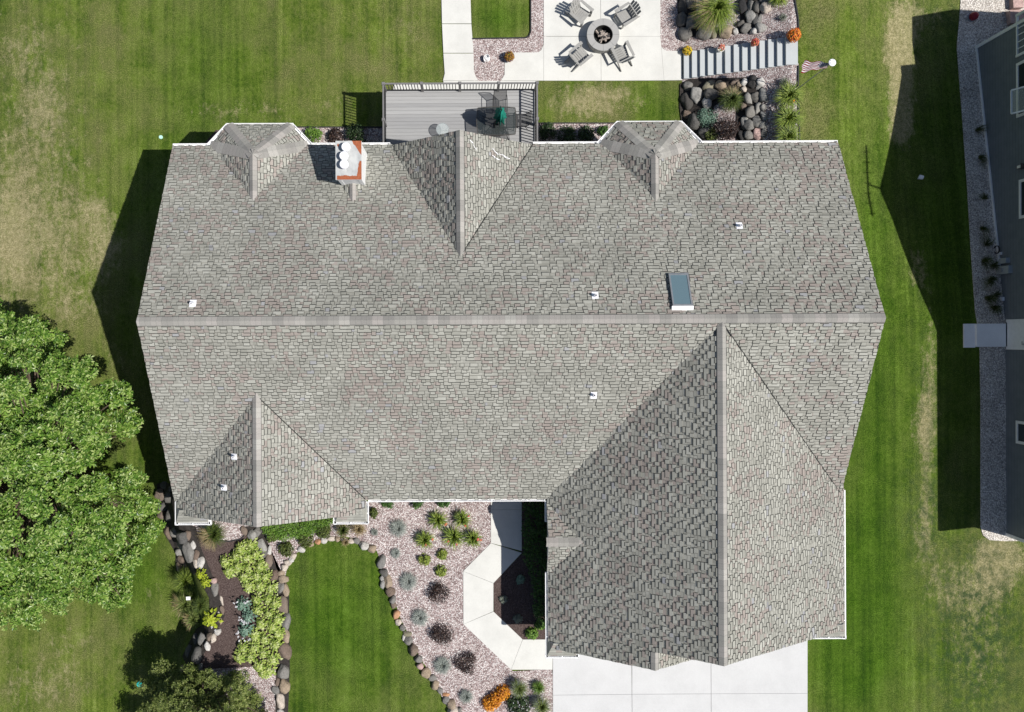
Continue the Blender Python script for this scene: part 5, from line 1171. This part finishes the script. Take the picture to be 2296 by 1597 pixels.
# door and stoop
d0, d1 = onw(2250, 783.6), onw(2250, 717); yd0, yd1 = d0.y, d1.y; zd = .14
mb = MB(); mb.box(NX - .05, NX + .02, yd0, yd0 + .12, zd, zd + 2.2); mb.box(NX - .05, NX + .02, yd1 - .12, yd1, zd, zd + 2.2); mb.box(NX - .05, NX + .02, yd0 + .12, yd1 - .12, zd + 2.08, zd + 2.2); fo = mb.build("door_frame", M['trim'], nh)
mb = MB(); mb.box(NX - .03, NX + .01, yd0 + .12, yd1 - .12, zd + .04, zd + 2.08); mb.box(NX - .036, NX - .03, yd0 + .25, yd1 - .25, zd + .3, zd + .95); do = mb.build("door", M['trim'], nh)
mb = MB(); mb.tube([(NX - .03, yd0 + .22, zd + 1.0), (NX - .1, yd0 + .22, zd + 1.0)], .03, 10); mb.tube([(NX - .1, yd0 + .22, zd + 1.0), (NX - .1, yd0 + .34, zd + 1.0)], .014, 8); mb.build("handle", M['steel'], do)
mb = MB(); xs1 = P(2190, 750, zd).x; ys_a, ys_b = P(2200, 778, zd).y, P(2200, 726, zd).y; mb.box(xs1, NX - .052, ys_a, ys_b, -.9, zd); stp = tag(mb.build("door_stoop", M['stoop']), "pale concrete stoop before the neighbouring white side door", "stoop", kind="structure")
mb = MB(); xs0 = P(2161, 750, zd - .09).x; mb.box(xs0, xs1 - .005, ys_a - .03, ys_b + .0, -.9, zd - .09); tag(mb.build("stoop_step", M['stoop']), "lower rough concrete step of the neighbouring stoop", "step", kind="structure")
# boxes on the wall
def wbox(px0, px1, py0, py1, dep, mat, name):
    a = onw(px0, py1, NX - dep); b = onw(px1, py0, NX - dep); mb = MB(); mb.box(NX - dep, NX - .002, a.y, b.y, a.z, b.z); return mb.build(name, mat, nh)
m1 = wbox(2226, 2261, 595, 617, .16, M['ubox'], "electric_box"); m2 = wbox(2240, 2255, 578, 592, .18, M['ubox'], "meter_box"); wbox(2238, 2247, 666, 675, .1, M['white'], "dryer_vent"); wbox(2236, 2242, 579, 590, .06, M['trim'], "outlet_cover"); wbox(2239, 2244, 565, 572, .06, M['trim'], "outlet_cover")
a = onw(2243, 606, NX - .16); mb = MB(); mb.tube([(NX - .16, a.y, a.z + .1), (NX - .24, a.y, a.z + .1)], .07, 14); mb.build("meter_dial", M['steel'], m1)
a = onw(2283, 377, NX); mb = MB(); mb.box(NX - .14, NX - .002, a.y - .07, a.y + .07, a.z + .1, a.z + .38); mb.prism([(NX - .17, a.y - .1, a.z + .38), (NX - .002, a.y - .1, a.z + .38), (NX - .002, a.y + .1, a.z + .38), (NX - .17, a.y + .1, a.z + .38)], [(NX - .1, a.y - .05, a.z + .5), (NX - .002, a.y - .05, a.z + .5), (NX - .002, a.y + .05, a.z + .5), (NX - .1, a.y + .05, a.z + .5)]); ln_ = mb.build("wall_lantern", M['black'], nh)
mb = MB(); mb.box(NX - .15, NX - .02, a.y - .055, a.y + .055, a.z + .14, a.z + .34); mb.build("lantern_glass", M['potw'], ln_)
mb = MB(); a = onw(2236, 560, NX - .1)
for j in range(3): mb.tube([(NX - .10 - .02 * j, a.y + .16 * math.cos(q_), a.z + .0 + .16 * math.sin(q_)) for q_ in np.linspace(0, 6.2832, 17)], .013, 6, cap=False)
tag(mb.build("garden_hose", M['black']), "black coiled hose hanging on the slate wall above the gravel", "hose")
# upper deck railing at the far corner
mb = MB(); xr = NX - .02; y0_, y1_ = onw(2285, 124, xr).y, NYb + .3
for zz in (.85, 1.75): mb.bar((xr, y0_, zz), (xr, y1_, zz), .07, .07)
mb.bar((xr, y0_, .8), (xr, y0_, 1.8), .09, .09); mb.bar((xr, y1_, .8), (xr, y1_, 1.8), .09, .09)
for j in range(1, 6): mb.bar((xr, y0_ + (y1_ - y0_) * j / 6, .85), (xr, y0_ + (y1_ - y0_) * j / 6, 1.75), .05, .03)
rl = mb.build("deck_railing", M['trim'], nh); 
mb = MB()
an = thing("roof_antenna", "roof television antenna on the peak of the neighbouring gable", "antenna", (xo + .1, pk, zp_))
mb.tube([(0, 0, -.1), (0, 0, 1.0)], .035, 8); mb.build("mast", M['steel'], an)
mb = MB(); mb.tube([(0, -1.3, 1.0), (0, 1.6, 1.0)], .045, 6)
for j in range(7): mb.tube([(-.18, -1.2 + j * .42, 1.0), (.18, -1.2 + j * .42, 1.0)], .02, 5)
mb.build("boom", M['steel'], an)
for j, (px0, py0, px1, py1, lb) in enumerate(((2256, 28, 2286, 58, "pinkish stone block nearest the neighbouring corner"), (2262, -20, 2284, 24, "pinkish stone block at the top picture edge"))):
    a, b = PG(px0, py1), PG(px1, py0); mb = MB(); mb.prism([(a.x, a.y, a.z - .2), (b.x, a.y + .02, a.z - .2), (b.x + .02, b.y, a.z - .2), (a.x - .04, b.y - .03, a.z - .2)], [(a.x, a.y, a.z + .3), (b.x, a.y + .02, a.z + .3), (b.x + .02, b.y, a.z + .3), (a.x - .04, b.y - .03, a.z + .3)])
    tag(mb.build("stone_block", ROCK['pink']), lb, "stone block")

# ------------------------------------------------------------------ trees
def inpoly(pts, x, y):
    f_ = False
    for a, b in zip(pts, pts[1:] + pts[:1]):
        if (a[1] > y) != (b[1] > y) and x < (b[0] - a[0]) * (y - a[1]) / (b[1] - a[1]) + a[0]: f_ = not f_
    return f_
def tree(name, label, base, poly, zfun, nclump, crad, leaves_per, leaf, mat, seed, gaps=(), trunk_r=.2, sep=17, nsub=7, inset=12, under=.5, zv=.5):
    rr = random.Random(seed); o = thing(name, label, "tree", base); mb = MB(); cl = []
    xs2 = [q_[0] for q_ in poly]; ys2 = [q_[1] for q_ in poly]; tries = 0
    bigs = []
    while len(bigs) < nclump and tries < 40000:
        tries += 1; x, y = rr.uniform(min(xs2), max(xs2)), rr.uniform(min(ys2), max(ys2))
        if not all(inpoly(poly, x + a, y + b) for a, b in ((inset, 0), (-inset, 0), (0, inset), (0, -inset))): continue
        if any(((x - a) / c) ** 2 + ((y - b) / d) ** 2 < 1 for a, b, c, d in gaps): continue
        if any((x - a) ** 2 + (y - b) ** 2 < (sep * (.8 + rr.random() * .5)) ** 2 for a, b in bigs): continue
        bigs.append((x, y)); zb = zfun(x, y) + rr.uniform(-zv * 1.4, zv)
        for k_ in range(nsub):
            a = k_ * 6.2832 / nsub + rr.random(); q_ = sep * (.12 if k_ == 0 else rr.uniform(.22, .58)); cl.append((x + q_ * math.cos(a) * 1.15, y + q_ * math.sin(a) * .85, zb - (q_ / sep) ** 2 * 1.1 + rr.uniform(-.2, .15)))
        if rr.random() < under: cl.append((x + sep * rr.uniform(-.6, .6), y + sep * rr.uniform(-.6, .6), zb - rr.uniform(1.3, 2.0)))
    cents = []
    for j, (x, y, zz) in enumerate(cl):
        p = P(x, y, zz) - Vector(base); cents.append(p); r_ = crad * rr.uniform(.7, 1.25)
        # rosettes of leaves at twig ends
        nro = max(4, int(leaves_per / 7))
        for k_ in range(nro):
            while True:
                d = Vector((rr.uniform(-1, 1), rr.uniform(-1, 1), rr.uniform(-.45, 1)))
                if d.length < 1: break
            d = d.normalized() * rr.uniform(.35, 1); tip = p + Vector((d.x * r_, d.y * r_, d.z * r_ * .62)); out = (d + Vector((0, 0, .75)) + Vector((rr.gauss(0, .25), rr.gauss(0, .25), 0))).normalized()
            u_ = out.orthogonal().normalized(); v_ = out.cross(u_); a0 = rr.uniform(0, 6.28); nl = rr.randint(5, 8)
            for l in range(nl):
                a = a0 + l * 6.2832 / nl + rr.uniform(-.25, .25); dd = (u_ * math.cos(a) + v_ * math.sin(a) + out * rr.uniform(-.05, .5)).normalized(); sd = dd.cross(out).normalized()
                s_ = leaf * rr.uniform(.7, 1.25); w_ = s_ * .22; b0 = tip + dd * s_ * .1
                mid = b0 + dd * s_ * .55 + out * s_ * .06; en = b0 + dd * s_ - out * s_ * .12
                mb.face([b0, mid + sd * w_, en, mid - sd * w_])
    mb.build("crown", mat, o)
    tk = MB(); cc = sum(cents, Vector()) / len(cents); topz = max(c.z for c in cents) * .62
    fork = Vector((cc.x * .25, cc.y * .25, topz * .38))
    tk.tube([(0, 0, -.1), (fork.x * .4, fork.y * .4, fork.z * .5), fork], [trunk_r * 1.25, trunk_r, trunk_r * .85], 10); tk.build("trunk", M['bark'], o)
    br = MB()
    for c in cents[::2]:
        mid = fork.lerp(c, .5) + Vector((rr.gauss(0, .15), rr.gauss(0, .15), .15 - .1 * (c - fork).length * .3)); br.tube([fork, mid, c], [trunk_r * .3, trunk_r * .16, .012], 5)
    br.build("branch", M['bark'], o); return o
TP = [(-160, 690), (-60, 670), (5, 676), (30, 690), (75, 720), (100, 740), (118, 735), (130, 765), (120, 800), (150, 812), (175, 800), (200, 830), (225, 850), (245, 828), (252, 870), (282, 880), (270, 905), (300, 935), (300, 962), (262, 972), (255, 1000), (225, 1010), (195, 1030), (188, 1062), (230, 1064), (265, 1070), (305, 1070), (300, 1100), (330, 1112), (345, 1150), (372, 1172), (352, 1205), (312, 1205), (330, 1240), (292, 1262), (300, 1285), (262, 1300), (285, 1335), (255, 1362), (225, 1338), (180, 1328), (150, 1355), (140, 1375), (80, 1402), (52, 1398), (40, 1378), (0, 1398), (-60, 1420), (-160, 1420)]
def ztree(x, y):
    q_ = ((x - 40) / 330) ** 2 + ((y - 1060) / 370) ** 2; return -.5 + 4.6 * math.sqrt(max(0, 1 - min(q_, 1) * .95))
tb_ = P(115, 1020, -2.0)
tree("shade_tree", "large leafy green shade tree filling the left picture edge", (tb_.x, tb_.y, -2.02), TP, ztree, 130, .36, 130, .150, L['maple'], 3, gaps=[(112, 965, 14, 16), (165, 850, 20, 10), (60, 800, 16, 9), (205, 1035, 24, 16), (260, 1130, 14, 8), (105, 1115, 26, 10), (165, 1240, 18, 9), (95, 1285, 12, 14), (55, 1180, 14, 9), (20, 895, 16, 10), (165, 905, 16, 8), (30, 1240, 20, 8), (215, 1290, 16, 8), (90, 760, 10, 12), (130, 1060, 12, 10), (220, 1180, 20, 7), (25, 1010, 10, 14), (80, 1000, 16, 7)], trunk_r=.24, sep=50, nsub=8, inset=13, under=.2, zv=.85)
SP = [(330, 1530), (360, 1505), (395, 1500), (425, 1496), (440, 1512), (455, 1530), (480, 1505), (500, 1520), (530, 1512), (545, 1535), (570, 1545), (590, 1565), (600, 1600), (610, 1680), (330, 1700), (300, 1640), (320, 1600), (335, 1570)]
def zsmall(x, y):
    q_ = ((x - 455) / 150) ** 2 + ((y - 1610) / 120) ** 2; return -.1 + 2.3 * math.sqrt(max(0, 1 - min(q_, 1) * .95))
tb_ = PG(478, 1545)
tree("small_tree", "small olive leaved tree at the bottom edge casting shade on the lawn", (tb_.x, tb_.y, tb_.z), SP, zsmall, 44, .33, 150, .095, L['small'], 9, gaps=[(440, 1545, 14, 10), (520, 1560, 14, 12), (385, 1560, 10, 14), (470, 1580, 12, 8)], trunk_r=.09, sep=32, nsub=7, inset=6)
